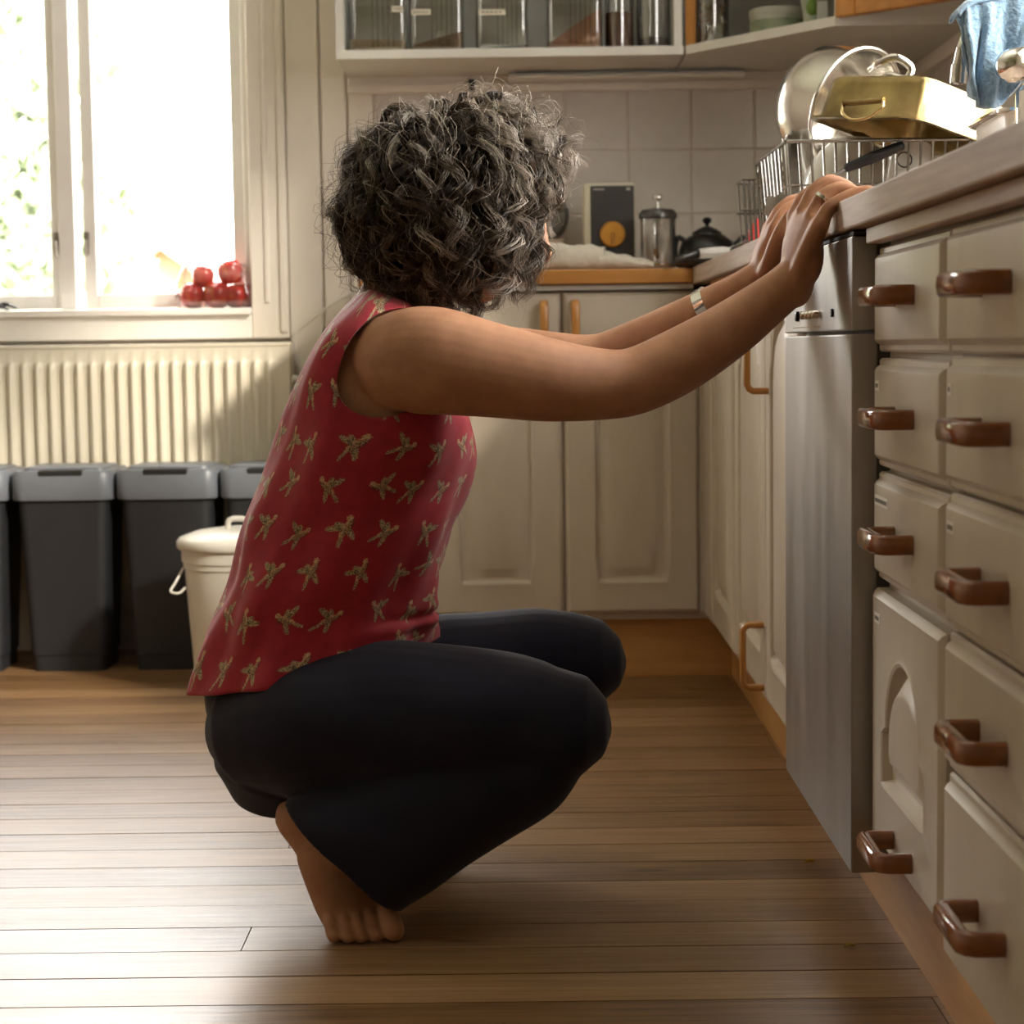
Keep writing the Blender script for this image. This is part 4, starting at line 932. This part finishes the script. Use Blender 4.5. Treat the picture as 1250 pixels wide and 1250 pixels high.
# hands
def chain(pts, r0, r1, n=14):
    Pp = cr(pts, 4); sk.tube(Pp, np.linspace(r0, r1, len(Pp)), n, round_ends=True)
def hand(wr, mcp, bend, thumb, pre):
    for i, k in enumerate(mcp):
        k = np.array(k); a = wr+np.array([0, (k[1]-wr[1])*.45, .004])
        chain([a, (a+k)/2+np.array([-.001,0,0]), k], .0125, .0114)
        if i:
            k2 = (k+np.array(mcp[i-1]))/2+np.array([.002,0,-.006]); chain([wr+np.array([0,(k2[1]-wr[1])*.45,.004]), (a+k2)/2, k2], .0138, .0112)
        dx, dz, dy = bend[i]
        p = k+np.array([.026, dy, .030+dz]); d = p+np.array([.026, dy, -.006]); e = np.array([d[0]+.016, d[1]+dy*.5, .9005])
        d[2] = max(d[2], .9035)
        chain([k, (k+p)/2+np.array([-.004,0,.003]), p, (p+d)/2+np.array([.001,0,.002]), d, e], .0098, .0066)
    chain(thumb, .0150, .0086)
    wv = unit(np.array(mcp[3])-np.array(mcp[0])); mm = sum(np.array(q_) for q_ in mcp)/4
    sk.tube(cr([pre, wr, wr*.5+mm*.5+np.array([-.0015,0,0]), mm+np.array([.0005,0,-.004])], 4), np.interp(np.linspace(0,1,13),[0,.33,.66,1],[.024,.028,.035,.037]), 24, ref=wv, rv=np.interp(np.linspace(0,1,13),[0,.33,.66,1],[.0215,.0200,.0170,.0125]), round_ends=True, sq=2.6)
    sk.ell(wr+np.array([-.0005,0,-.003]), .0225, .027, .034, 18, 12)
    # ball of the hand
    m0 = (np.array(mcp[0])+np.array(mcp[3]))/2
    q = wr*.55+m0*.45; sk.ell(q+np.array([.010,0,-.004]), .016, .036, .036, 16, 10)
wr_n = W(972, 338, 2.362)
mcp_n = [(.352,2.313,.867), (.347,2.336,.879), (.340,2.359,.886), (.333,2.382,.883)]
hand(wr_n, mcp_n, [(0,-.002,-.003), (0,.0,-.001), (0,.003,.001), (0,.0,.003)], [wr_n+np.array([.004,.028,.01]), (.345,2.412,.842), (.353,2.425,.866), (.358,2.432,.888)], W(938,368,2.371))
wr_f = W(930, 340, 2.648)
mcp_f = [(.338,2.694,.872), (.339,2.672,.883), (.340,2.649,.886), (.341,2.626,.881)]
hand(wr_f, mcp_f, [(0,-.002,.003), (0,0,.001), (0,.002,-.001), (0,0,-.003)], [wr_f+np.array([.004,-.028,.006]), (.332,2.604,.838), (.340,2.590,.868), (.352,2.583,.893)], W(898,361,2.664))
# legs (inside the trousers) and feet
def leg(hip, knee, ank):
    Pp = cr([[*hip,.062],[*((hip+knee)/2),.058],[*knee,.046]], 4); sk.tube(Pp[:,:3], Pp[:,3], 18, round_ends=True)
    Pp = cr([[*knee,.044],[*((knee+ank)/2+np.array([-.01,0,.02])),.043],[*ank,.031]], 4); sk.tube(Pp[:,:3], Pp[:,3], 18, round_ends=True)
def foot(heel, ball, ank, tdir, wdir):
    """heel lifted, weight on the ball and toes; wdir runs from little toe to big toe"""
    ax = unit(ball-heel); w = unit(wdir-(wdir@ax)*ax)
    mid = heel*.5+ball*.5+np.array([0,0,.008])
    rows = [[*heel,.029,.030],[*(heel*.72+ball*.28+np.array([.006,0,.004])),.033,.034],[*mid,.037,.032],[*(heel*.2+ball*.8),.043,.027],[*ball,.045,.019]]
    Pp = cr(rows, 5); sk.tube(Pp[:,:3], Pp[:,3], 24, ref=w, rv=Pp[:,4], round_ends=True)
    Pp = cr([[*(heel+np.array([.018,-.004,.004])),.030],[*(heel*.55+ank*.45),.034],[*ank,.034]], 4); sk.tube(Pp[:,:3], Pp[:,3], 18, round_ends=True)
    # instep up to the ankle
    Pp = cr([[*mid,.033],[*(mid*.5+ank*.5+np.array([.010,-.006,0])),.035],[*ank,.034]], 4); sk.tube(Pp[:,:3], Pp[:,3], 18, round_ends=True)
    wd = unit(np.array([wdir[0], wdir[1], 0])); td = unit(np.array([tdir[0], tdir[1], 0]))
    for s_, L_, r_ in ((-.037,.026,.0085), (-.021,.034,.0088), (-.005,.039,.0092), (.012,.042,.0100), (.034,.046,.0140)):
        a = np.array([ball[0], ball[1], 0])+wd*s_; 
        chain([a+np.array([0,0,.028])-td*.018, a+td*L_*.45+np.array([0,0,.024]), a+td*L_*.85+np.array([0,0,r_+.004]), a+td*(L_+.004)+np.array([0,0,r_*.98])], r_*1.15, r_)
heel_n = np.array([-.290, 2.450, .138]); ball_n = np.array([-.214, 2.406, .026]); ank_n = W(425, 1015, 2.43)
foot(heel_n, ball_n, ank_n, np.array([.34,-.94,0]), np.array([.94,.34,0]))
leg(W(385,872,2.46), W(676,884,2.42), ank_n)
heel_f = np.array([-.27, 2.68, .136]); ball_f = np.array([-.175, 2.735, .026]); ank_f = np.array([-.20, 2.69, .165])
foot(heel_f, ball_f, ank_f, np.array([.7,.7,0]), np.array([.7,-.7,0]))
leg(W(395,862,2.64), W(690,812,2.745), ank_f)
body = finalize(sk, 'body', skin_m, person, .0025, 8)
# nails
nail_m = mat('nail', (.62,.36,.27), rough=.25)
# eyes and brows
eye_m = mat('eye_white', (.72,.66,.60), rough=.15); iris_m = mat('iris_brown', (.05,.03,.02), rough=.1)
for sgn in (-1, 1):
    e = build(MB().ell(hp(.0815, sgn*.032, .003), .0115, .0115, .0115, 14, 10, HR), 'eye', eye_m, person, smooth=180)
    build(MB().ell(hp(.0905, sgn*.032, -.001), .004, .0052, .0052, 12, 8, HR), 'iris', iris_m, e, smooth=180)
    build(MB().tube(cr([hp(.093,sgn*.018,.026), hp(.092,sgn*.032,.031), hp(.082,sgn*.046,.026)], 4), .0028, 6), 'eyebrow', mat('brow', (.10,.08,.06), rough=.8), person, smooth=60)
build(MB().tube(cr([hp(.100,-.018,-.055), hp(.1035,0,-.053), hp(.100,.018,-.055)], 4), .0036, 8, round_ends=True), 'lips', mat('lip', (.42,.15,.12), rough=.4), person, smooth=180)
# rings and watch
def band(c, ax, r, w, mt, name, th=.0012):
    return build(MB().lathe([(r,-w/2),(r+th,-w/2),(r+th,w/2),(r,w/2)], c, ax, 28), name, mt, person, smooth=30)
k = np.array(mcp_n[1]); p = k+np.array([.026,-.001,.030]); band(k*.45+p*.55+np.array([-.003,0,.002]), p-k, .0098, .004, chrome, 'ring')
k = np.array(mcp_f[1]); p = k+np.array([.026,.001,.030]); band(k*.45+p*.55+np.array([-.003,0,.002]), p-k, .0098, .004, chrome, 'ring')
wa = W(866, 381, 2.682); wax = unit(W(895,364,2.665)-W(840,396,2.69))
wtc = band(wa, wax, .0325, .015, chrome, 'wristwatch', .003)
# --- red top -----------------------------------------------------------
def top_material():
    m, nt, b = new_mat('red_bird_print'); X.nt = nt; L = nt.links
    uv = nt.nodes.new('ShaderNodeUVMap'); uv.uv_map = 'cloth'
    sp = nt.nodes.new('ShaderNodeSeparateXYZ'); L.new(uv.outputs[0], sp.inputs[0])
    cs = .056
    v_ = X(sp.outputs[1])/cs; row = X.m('FLOOR', v_)
    u_ = X(sp.outputs[0])/cs+X.m('FRACT', row*.5)*1.0+row*.13
    col = X.m('FLOOR', u_)
    cb = nt.nodes.new('ShaderNodeCombineXYZ'); L.new(col.s, cb.inputs[0]); L.new(row.s, cb.inputs[1])
    wn = nt.nodes.new('ShaderNodeTexWhiteNoise'); wn.noise_dimensions = '3D'; L.new(cb.outputs[0], wn.inputs[0])
    sc = nt.nodes.new('ShaderNodeSeparateColor'); L.new(wn.outputs['Color'], sc.inputs[0])
    r1, r2, r3 = X(sc.outputs[0]), X(sc.outputs[1]), X(sc.outputs[2])
    x = (X.m('FRACT', u_)-.5+(r1-.5)*.22)*cs*620; y = (X.m('FRACT', v_)-.5+(r2-.5)*.22)*cs*620      # mm
    flip = X.m('SIGN', r1-.45); x = x*flip
    a = (r3-.5)*1.5+.75; c, s = X.m('COSINE', a), X.m('SINE', a)
    bx_ = x*c+y*s; by = y*c-x*s
    nz = X(noise(nt, uv.outputs[0], 900, 3))
    bx_ = bx_+(nz-.5)*4.5; by = by+(X(noise(nt, uv.outputs[0], 700, 2))-.5)*4.5
    def el(cx, cy, ra, rb, ang):
        ca, sa = math.cos(ang), math.sin(ang)
        dx = bx_-cx; dy = by-cy
        p = (dx*ca+dy*sa)/ra; q = (dy*ca-dx*sa)/rb
        return (p*p+q*q).lt(1.0)
    body_ = X.m('MAXIMUM', el(0,0,8.0,2.5,0), el(8.5,1.2,2.4,2.0,.3))
    wing1 = X.m('MAXIMUM', el(-1.5,6.0,7.5,2.3,1.9), el(1.5,4.0,4.5,2.2,1.3))
    wing2 = el(-3.0,-4.5,6.5,1.9,-2.3)
    tail = el(-10.5,-1.0,5.0,1.3,.15)
    wings = X.m('MAXIMUM', X.m('MAXIMUM', wing1, wing2), tail)
    dark_spots = X.m('MAXIMUM', el(1.0,-1.2,7.5,2.2,0), el(-1.0,3.0,3.0,1.6,1.2))  # dark spots printed on the birds
    def mix(fac, a_, b_):
        n = nt.nodes.new('ShaderNodeMix'); n.data_type = 'RGBA'
        if isinstance(fac, X): L.new(fac.s, n.inputs[0])
        else: n.inputs[0].default_value = fac
        for i_, q in ((6, a_), (7, b_)):
            if isinstance(q, tuple): n.inputs[i_].default_value = (*q, 1)
            else: L.new(q, n.inputs[i_])
        return n.outputs[2]
    red = ramp(nt, noise(nt, uv.outputs[0], 60, 4), [(.3, (.29,.004,.017)), (.7, (.39,.008,.025))])
    feather = ramp(nt, noise(nt, uv.outputs[0], 480, 3), [(.36, (.075,.05,.025)), (.5, (.36,.25,.12)), (.64, (.58,.47,.29))])
    bodyc = ramp(nt, noise(nt, uv.outputs[0], 420, 2), [(.38, (.50,.20,.10)), (.55, (.60,.40,.20)), (.68, (.66,.55,.38))])
    cfin = mix(wings, red, feather)
    cfin = mix(body_, cfin, bodyc)
    dk = dark_spots*X.m('GREATER_THAN', nz, .50)
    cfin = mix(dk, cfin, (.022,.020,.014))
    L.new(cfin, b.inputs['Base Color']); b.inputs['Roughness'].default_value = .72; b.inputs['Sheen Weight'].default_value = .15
    bump(nt, b, noise(nt, uv.outputs[0], 1500, 2), .15, .001)
    return m
P = torso_sections(9); NR, NA = len(P), 144
arm = np.array([W(*q, 2.385)[[0,2]] for q in cr([(530,366),(503,373),(468,380),(445,394),(426,418),(414,448),(412,474),(423,496),(446,508),(475,509),(503,499),(522,489),(560,478)], 6)]+[W(600,440,2.385)[[0,2]], W(570,350,2.385)[[0,2]]])
def poly_sd(p, poly):
    """signed distance to a polygon, negative inside"""
    a = poly; bq = np.roll(poly, -1, 0); e = bq-a; w_ = p-a; t = np.clip((w_*e).sum(1)/(e*e).sum(1), 0, 1); d = np.sqrt(((w_-e*t[:,None])**2).sum(1).min())
    c = (a[:,1] > p[1]) != (bq[:,1] > p[1]); xs = a[:,0]+(p[1]-a[:,1])/(bq[:,1]-a[:,1]+1e-12)*e[:,0]
    return -d if ((p[0] < xs) & c).sum() % 2 else d
V = []; UV = []; FV = []; vlen = 0
for i, row in enumerate(P):
    if i: vlen += np.linalg.norm(P[i,:3]-P[i-1,:3])
    c = row[:3]; a = row[3:6]; la = np.linalg.norm(a); e = a/la; hw = row[6]; f = i/(NR-1)
    for j in range(NA+1):
        t = math.pi/2+2*math.pi*j/NA
        ct, st = math.cos(t), math.sin(t)
        g = 2.25+1.3*min(1, max(0, (f*44-20)/16)); cc_ = math.copysign(abs(ct)**(2/g), ct); ss_ = math.copysign(abs(st)**(2/g), st)
        fold = (.0042*math.sin(7*t+2.2*f*6+1)*(1-f)**1.2+.0028*math.sin(13*t-9*f)*(1-f)+.0020*math.sin(4*t+16*f)+.0022*math.sin(3*t-23*f+.6*math.sin(9*f)))
        fold += .006*math.exp(-((f-.14)/.05)**2)*max(0, ct)**2*math.sin(26*f*3+2*t)
        flare = .004*max(0, 1-f/.10)
        p = c+e*(la+fold+flare)*cc_+np.array([0,1,0])*(hw+fold+flare)*ss_
        V.append(p); UV.append((.152*2*math.pi*j/NA, vlen))
        FV.append(poly_sd(p[[0,2]], arm) if abs(p[1]-YM) > .035 else 1.0)
quads = [(i*(NA+1)+j, i*(NA+1)+j+1, (i+1)*(NA+1)+j+1, (i+1)*(NA+1)+j) for i in range(NR-1) for j in range(NA)]
cache = {}; F2 = []
def cutv(a_, b_):
    k_ = (min(a_, b_), max(a_, b_))
    if k_ not in cache:
        t = FV[a_]/(FV[a_]-FV[b_]); V.append(V[a_]*(1-t)+V[b_]*t); UV.append(tuple(np.array(UV[a_])*(1-t)+np.array(UV[b_])*t)); FV.append(0.); cache[k_] = len(V)-1
    return cache[k_]
for q in quads:
    ins = [FV[k] > 0 for k in q]
    if all(ins): F2.append(q); continue
    if not any(ins): continue
    out = []
    for i_ in range(4):
        a_, b_ = q[i_], q[(i_+1) % 4]
        if FV[a_] > 0: out.append(a_)
        if (FV[a_] > 0) != (FV[b_] > 0): out.append(cutv(a_, b_))
    if len(out) >= 3: F2.append(tuple(out))
og = np.array(ORG[person.name])
me = bpy.data.meshes.new('sleeveless_top'); me.from_pydata([tuple(p-og) for p in V], [], F2)
lay = me.uv_layers.new(name='cloth')
for lp_ in me.loops: lay.data[lp_.index].uv = UV[lp_.vertex_index]
me.polygons.foreach_set('use_smooth', [True]*len(me.polygons)); me.update()
bm = bmesh.new(); bm.from_mesh(me); bmesh.ops.delete(bm, geom=[v for v in bm.verts if not v.link_faces], context='VERTS'); bmesh.ops.recalc_face_normals(bm, faces=bm.faces[:])
if sum((f_.calc_center_median()-Vector(W(420,620,YM)-og)).dot(f_.normal) for f_ in bm.faces) < 0: bmesh.ops.reverse_faces(bm, faces=bm.faces[:])
bm.to_mesh(me); bm.free()
topo = link('sleeveless_top', me, top_material(), person); topo['label'] = 'red sleeveless top printed with small brown birds'
s = topo.modifiers.new('thickness', 'SOLIDIFY'); s.thickness = .0022; s.offset = 1
# --- trousers ------------------------------------------------------------
nv_m = mat('navy_jersey', (.0105,.0115,.026), (.0078,.0085,.020), rough=.78, scale=30, bmp=.15, bscale=500, bd=.001, sheen=.12, spec=.25)
tr_ = MB()
tr_.tube(cr([W(395,770,YM), W(378,820,YM), W(362,866,YM), W(352,905,YM)], 4), np.interp(np.linspace(0,1,13), [0,.3,.6,1], [.128,.136,.142,.130]), 32, ref=(0,1,0), rv=np.interp(np.linspace(0,1,13), [0,.3,.6,1], [.114,.126,.131,.102]), round_ends=True)
limb(tr_, [(335,888,2.480,86,.088), (400,879,2.450,97,.100), (500,872,2.43,92,.096), (600,876,2.42,84,.088), (640,880,2.42,80,.084), (664,883,2.42,75,.079), (677,884,2.42,71,.076)], 5, 28)
# lower leg, flaring to the hem
def lower(secs, k=6):
    rows = [[*W(x, y, Y), *(W(x+dx, y+dy, Y)-W(x, y, Y)), ry] for (x, y, Y, dx, dy, ry) in secs]
    Pq = cr(rows, k); R = []
    for r_ in Pq:
        c, a, ry = r_[:3], r_[3:6], r_[6]
        R.append([c+a*math.cos(t)+np.array([0,1,0])*ry*math.sin(t)*(1 if True else 0) for t in np.linspace(0, 2*math.pi, 36, endpoint=False)])
    tr_.rings(R)
lower([(690,878,2.42,30,44,.062), (640,920,2.42,44,66,.072), (560,966,2.41,47,67,.074), (480,1010,2.405,57,69,.072), (418,1047,2.40,72,67,.068)])
limb(tr_, [(350,872,2.64,84,.09), (430,848,2.67,84,.09), (540,824,2.71,76,.085), (640,810,2.74,68,.077), (688,808,2.75,62.5,.071), (705,808,2.75,60,.069)], 5, 26)
lower([(704,812,2.75,28,40,.058), (640,862,2.75,40,56,.068), (540,930,2.74,52,66,.07), (440,980,2.72,58,62,.066)])
def wrinkle(p):
    x, y_, z = p[:,0], p[:,1], p[:,2]
    d = (x+.25)*.8+(z-.30)*-.5
    return .0018*np.sin(38*x+52*z+9*y_)*np.exp(-((x+.22)/.16)**2)+.0016*np.sin(60*(z-.25*x)+14*y_)*np.exp(-((x-.02)/.2)**2)+.0012*np.sin(31*x-44*z+20*y_)
trou = finalize(tr_, 'trousers', nv_m, person, .004, 5, wrinkle); trou['label'] = 'loose dark navy trousers'
# --- hair ---------------------------------------------------------------
H0 = W(552, 252, YM)
sil = [(560,120),(610,128),(655,146),(690,176),(703,214),(690,246),(668,280),(664,310),(660,338),(645,366),(606,392),(545,394),(492,378),(458,354),(440,335),(420,302),(412,262),(424,212),(448,170),(500,134)]
SA = []; 
for q in sil:
    d = W(*q, YM)-H0; SA.append((math.atan2(d[2], d[0]), math.hypot(d[0], d[2])))
SA.sort(); sa = np.array([s_[0] for s_ in SA]); sr = np.array([s_[1] for s_ in SA])
sa = np.concatenate([sa-2*math.pi, sa, sa+2*math.pi]); sr = np.tile(sr, 3)
def hairR(d):
    rx = np.interp(np.arctan2(d[...,2], d[...,0]), sa, sr); cb = np.sqrt(d[...,0]**2+d[...,2]**2); ry = .134
    return 1/np.sqrt((cb/rx)**2+(d[...,1]/ry)**2)
cA = unit((-.10, 0, 1)); cX = unit(np.array([1,0,0])-cA*cA[0]); cY = np.cross(cA, cX)
NP = 20
def make_locks(nl, per, qlo, qhi, spread, curl, frac=1.0):
    SV, SC = [], []
    for L_ in range(nl):
        az = rng.uniform(-math.pi, math.pi); fa = abs(math.degrees(az))
        if fa < 24: th0 = math.radians(rng.uniform(2, 45)); ln = rng.uniform(.06, .11); tmax = math.radians(rng.uniform(66, 86))
        elif fa < 62: th0 = math.radians(rng.uniform(5, 80)); ln = rng.uniform(.12, .21); tmax = math.radians(rng.uniform(122, 158))
        else: th0 = math.radians(rng.uniform(0, 105)); ln = rng.uniform(.09, .19); tmax = math.radians(rng.uniform(142, 176))
        q = rng.uniform(qlo, qhi) if rng.random() > .35 else qhi-.02
        twist = rng.normal()*.13; rho = (rng.uniform(.0025, .0075) if rng.random() < .7 else rng.uniform(.007, .012))*curl; wl = rng.uniform(.040, .085); ph = rng.uniform(0, 6.28); hand_ = rng.choice([-1, 1])
        th1 = min(tmax, th0+ln/.125); t = np.linspace(0, 1, NP)
        grey = rng.random(); light = (.20 if fa < 60 else 0)+(.10 if th0 < .8 else -.10); flip = rng.uniform(-.02, .10)
        th = th0+(th1-th0)*t; a = az+twist*t**1.5
        d = cA*np.cos(th)[:,None]+(cX*np.cos(a)[:,None]+cY*np.sin(a)[:,None])*np.sin(th)[:,None]
        Rr = hairR(d)
        ramp_ = np.clip(t/.22, 0, 1); ramp_ = ramp_*ramp_*(3-2*ramp_)
        base_ = H0+d*(Rr*(.70+(q-.70)*ramp_+flip*np.clip((t-.7)/.3, 0, 1)**2))[:,None]
        tg = np.gradient(base_, axis=0); tg /= np.linalg.norm(tg, axis=1)[:,None]+1e-9
        n_ = d-(d*tg).sum(1)[:,None]*tg; n_ /= np.linalg.norm(n_, axis=1)[:,None]+1e-9; bn = np.cross(tg, n_)
        s_ = np.concatenate([[0], np.cumsum(np.linalg.norm(np.diff(base_, axis=0), axis=1))])
        for _ in range(per):
            o1, o2 = rng.normal(size=2)*spread; p2 = ph+rng.normal()*.28; rh = rho*rng.uniform(.6, 1.3)
            ang = hand_*2*math.pi*s_/wl+p2; am = rh*np.clip(t/.3, .15, 1)*(1+.5*t)
            sp_ = .5+.9*t
            pts = base_+n_*(am*np.cos(ang)+o1*sp_)[:,None]+bn*(am*np.sin(ang)+o2*sp_)[:,None]
            pts += rng.normal(size=3)*.0015*t[:,None]
            SV.append(pts)
            g = grey+rng.normal()*.12+light
            if g < .47: c = np.array([.036,.023,.014])*rng.uniform(.7, 1.6)
            elif g < .70: c = np.array([.105,.068,.040])*rng.uniform(.7, 1.4)
            elif g < .90: c = np.array([.33,.275,.215])*rng.uniform(.8, 1.2)
            else: c = np.array([.58,.51,.43])*rng.uniform(.8, 1.2)
            SC.append(c)
    return np.array(SV), np.array(SC)
def strands_mesh(name, SV, SC, r0, mat_):
    n, m = SV.shape[:2]; tg = np.gradient(SV, axis=1); tg /= np.linalg.norm(tg, axis=2)[...,None]+1e-9
    up = np.broadcast_to(np.array([.3,.5,.8]), tg.shape); u = np.cross(tg, up); u /= np.linalg.norm(u, axis=2)[...,None]+1e-9; w = np.cross(tg, u)
    rad = r0*np.interp(np.linspace(0,1,m), [0,.15,.7,1], [.8,1,.9,.3]); ang = [0, 2.094, 4.189]
    ring = np.stack([SV+(u*math.cos(a)+w*math.sin(a))*rad[None,:,None] for a in ang], 2)   # n,m,3,3
    verts = ring.reshape(-1, 3)-og
    ids = np.arange(n*m*3).reshape(n, m, 3); q = []
    for k in range(3):
        k2 = (k+1) % 3; q.append(np.stack([ids[:,:-1,k], ids[:,:-1,k2], ids[:,1:,k2], ids[:,1:,k]], -1).reshape(-1, 4))
    q = np.concatenate(q); me = bpy.data.meshes.new(name)
    me.vertices.add(len(verts)); me.vertices.foreach_set('co', verts.astype(np.float32).ravel())
    me.loops.add(q.size); me.loops.foreach_set('vertex_index', q.astype(np.int32).ravel())
    me.polygons.add(len(q)); me.polygons.foreach_set('loop_start', np.arange(0, q.size, 4, dtype=np.int32)); me.polygons.foreach_set('use_smooth', [True]*len(q))
    me.update(calc_edges=True)
    at = me.color_attributes.new('tone', 'FLOAT_COLOR', 'POINT')
    cc_ = np.concatenate([np.repeat(SC, m*3, 0), np.ones((n*m*3, 1))], 1); at.data.foreach_set('color', cc_.astype(np.float32).ravel())
    return link(name, me, mat_, person)
hair_m, nt, b = new_mat('grey_brown_hair')
at = nt.nodes.new('ShaderNodeAttribute'); at.attribute_name = 'tone'; nt.links.new(at.outputs['Color'], b.inputs['Base Color'])
b.inputs['Roughness'].default_value = .38; b.inputs['Specular IOR Level'].default_value = .6
trn = nt.nodes.new('ShaderNodeBsdfTranslucent'); gm_ = nt.nodes.new('ShaderNodeGamma'); gm_.inputs[1].default_value = .7
nt.links.new(at.outputs['Color'], gm_.inputs[0]); nt.links.new(gm_.outputs[0], trn.inputs[0])
mx = nt.nodes.new('ShaderNodeMixShader'); mx.inputs[0].default_value = .28; nt.links.new(b.outputs[0], mx.inputs[1]); nt.links.new(trn.outputs[0], mx.inputs[2]); nt.links.new(mx.outputs[0], nt.nodes['Material Output'].inputs[0])
SV, SC = make_locks(470, 24, .78, 1.0, .0023, 1.0)
hr = strands_mesh('hair', SV, SC, .00050, hair_m); hr['label'] = 'curly chin-length grey and brown hair'
SV, SC = make_locks(420, 1, .96, 1.10, .004, 1.6)
SC = SC*.6+np.array([.22,.19,.15])
hf = strands_mesh('flyaway_hair', SV, SC, .00030, hair_m)
# dense under-layer that the locks grow from
hb = MB(); R = []
for i_ in range(1, 15):
    th = math.pi*i_/15*.84; ring = []
    for j in range(36):
        a = 2*math.pi*j/36-math.pi; fa = abs(math.degrees(a)); lim = math.radians(64 if fa < 24 else 64+(fa-24)*2.4 if fa < 60 else 150)
        t2 = min(th, lim); d = cA*math.cos(t2)+(cX*math.cos(a)+cY*math.sin(a))*math.sin(t2)
        ring.append(H0+d*hairR(d)*(.85 if t2 == th else .62))
    R.append(ring)
hb.rings(R); build(hb, 'hair_base', mat('hair_base_dark', (.030,.022,.016), (.012,.009,.007), rough=.6, scale=60, stretch=(1,1,.2), bmp=.6, bd=.006), person, smooth=180)
q = W(672, 172, 2.50)
build(MB().tube(cr([q+np.array([-.016,0,.010]), q, q+np.array([.006,0,-.014])], 4), .005, 8, ref=(0,1,0), rv=.004, round_ends=True), 'hair_clip', mat('amber_clip', (.42,.17,.03), rough=.2, coat=.5), person, smooth=60)
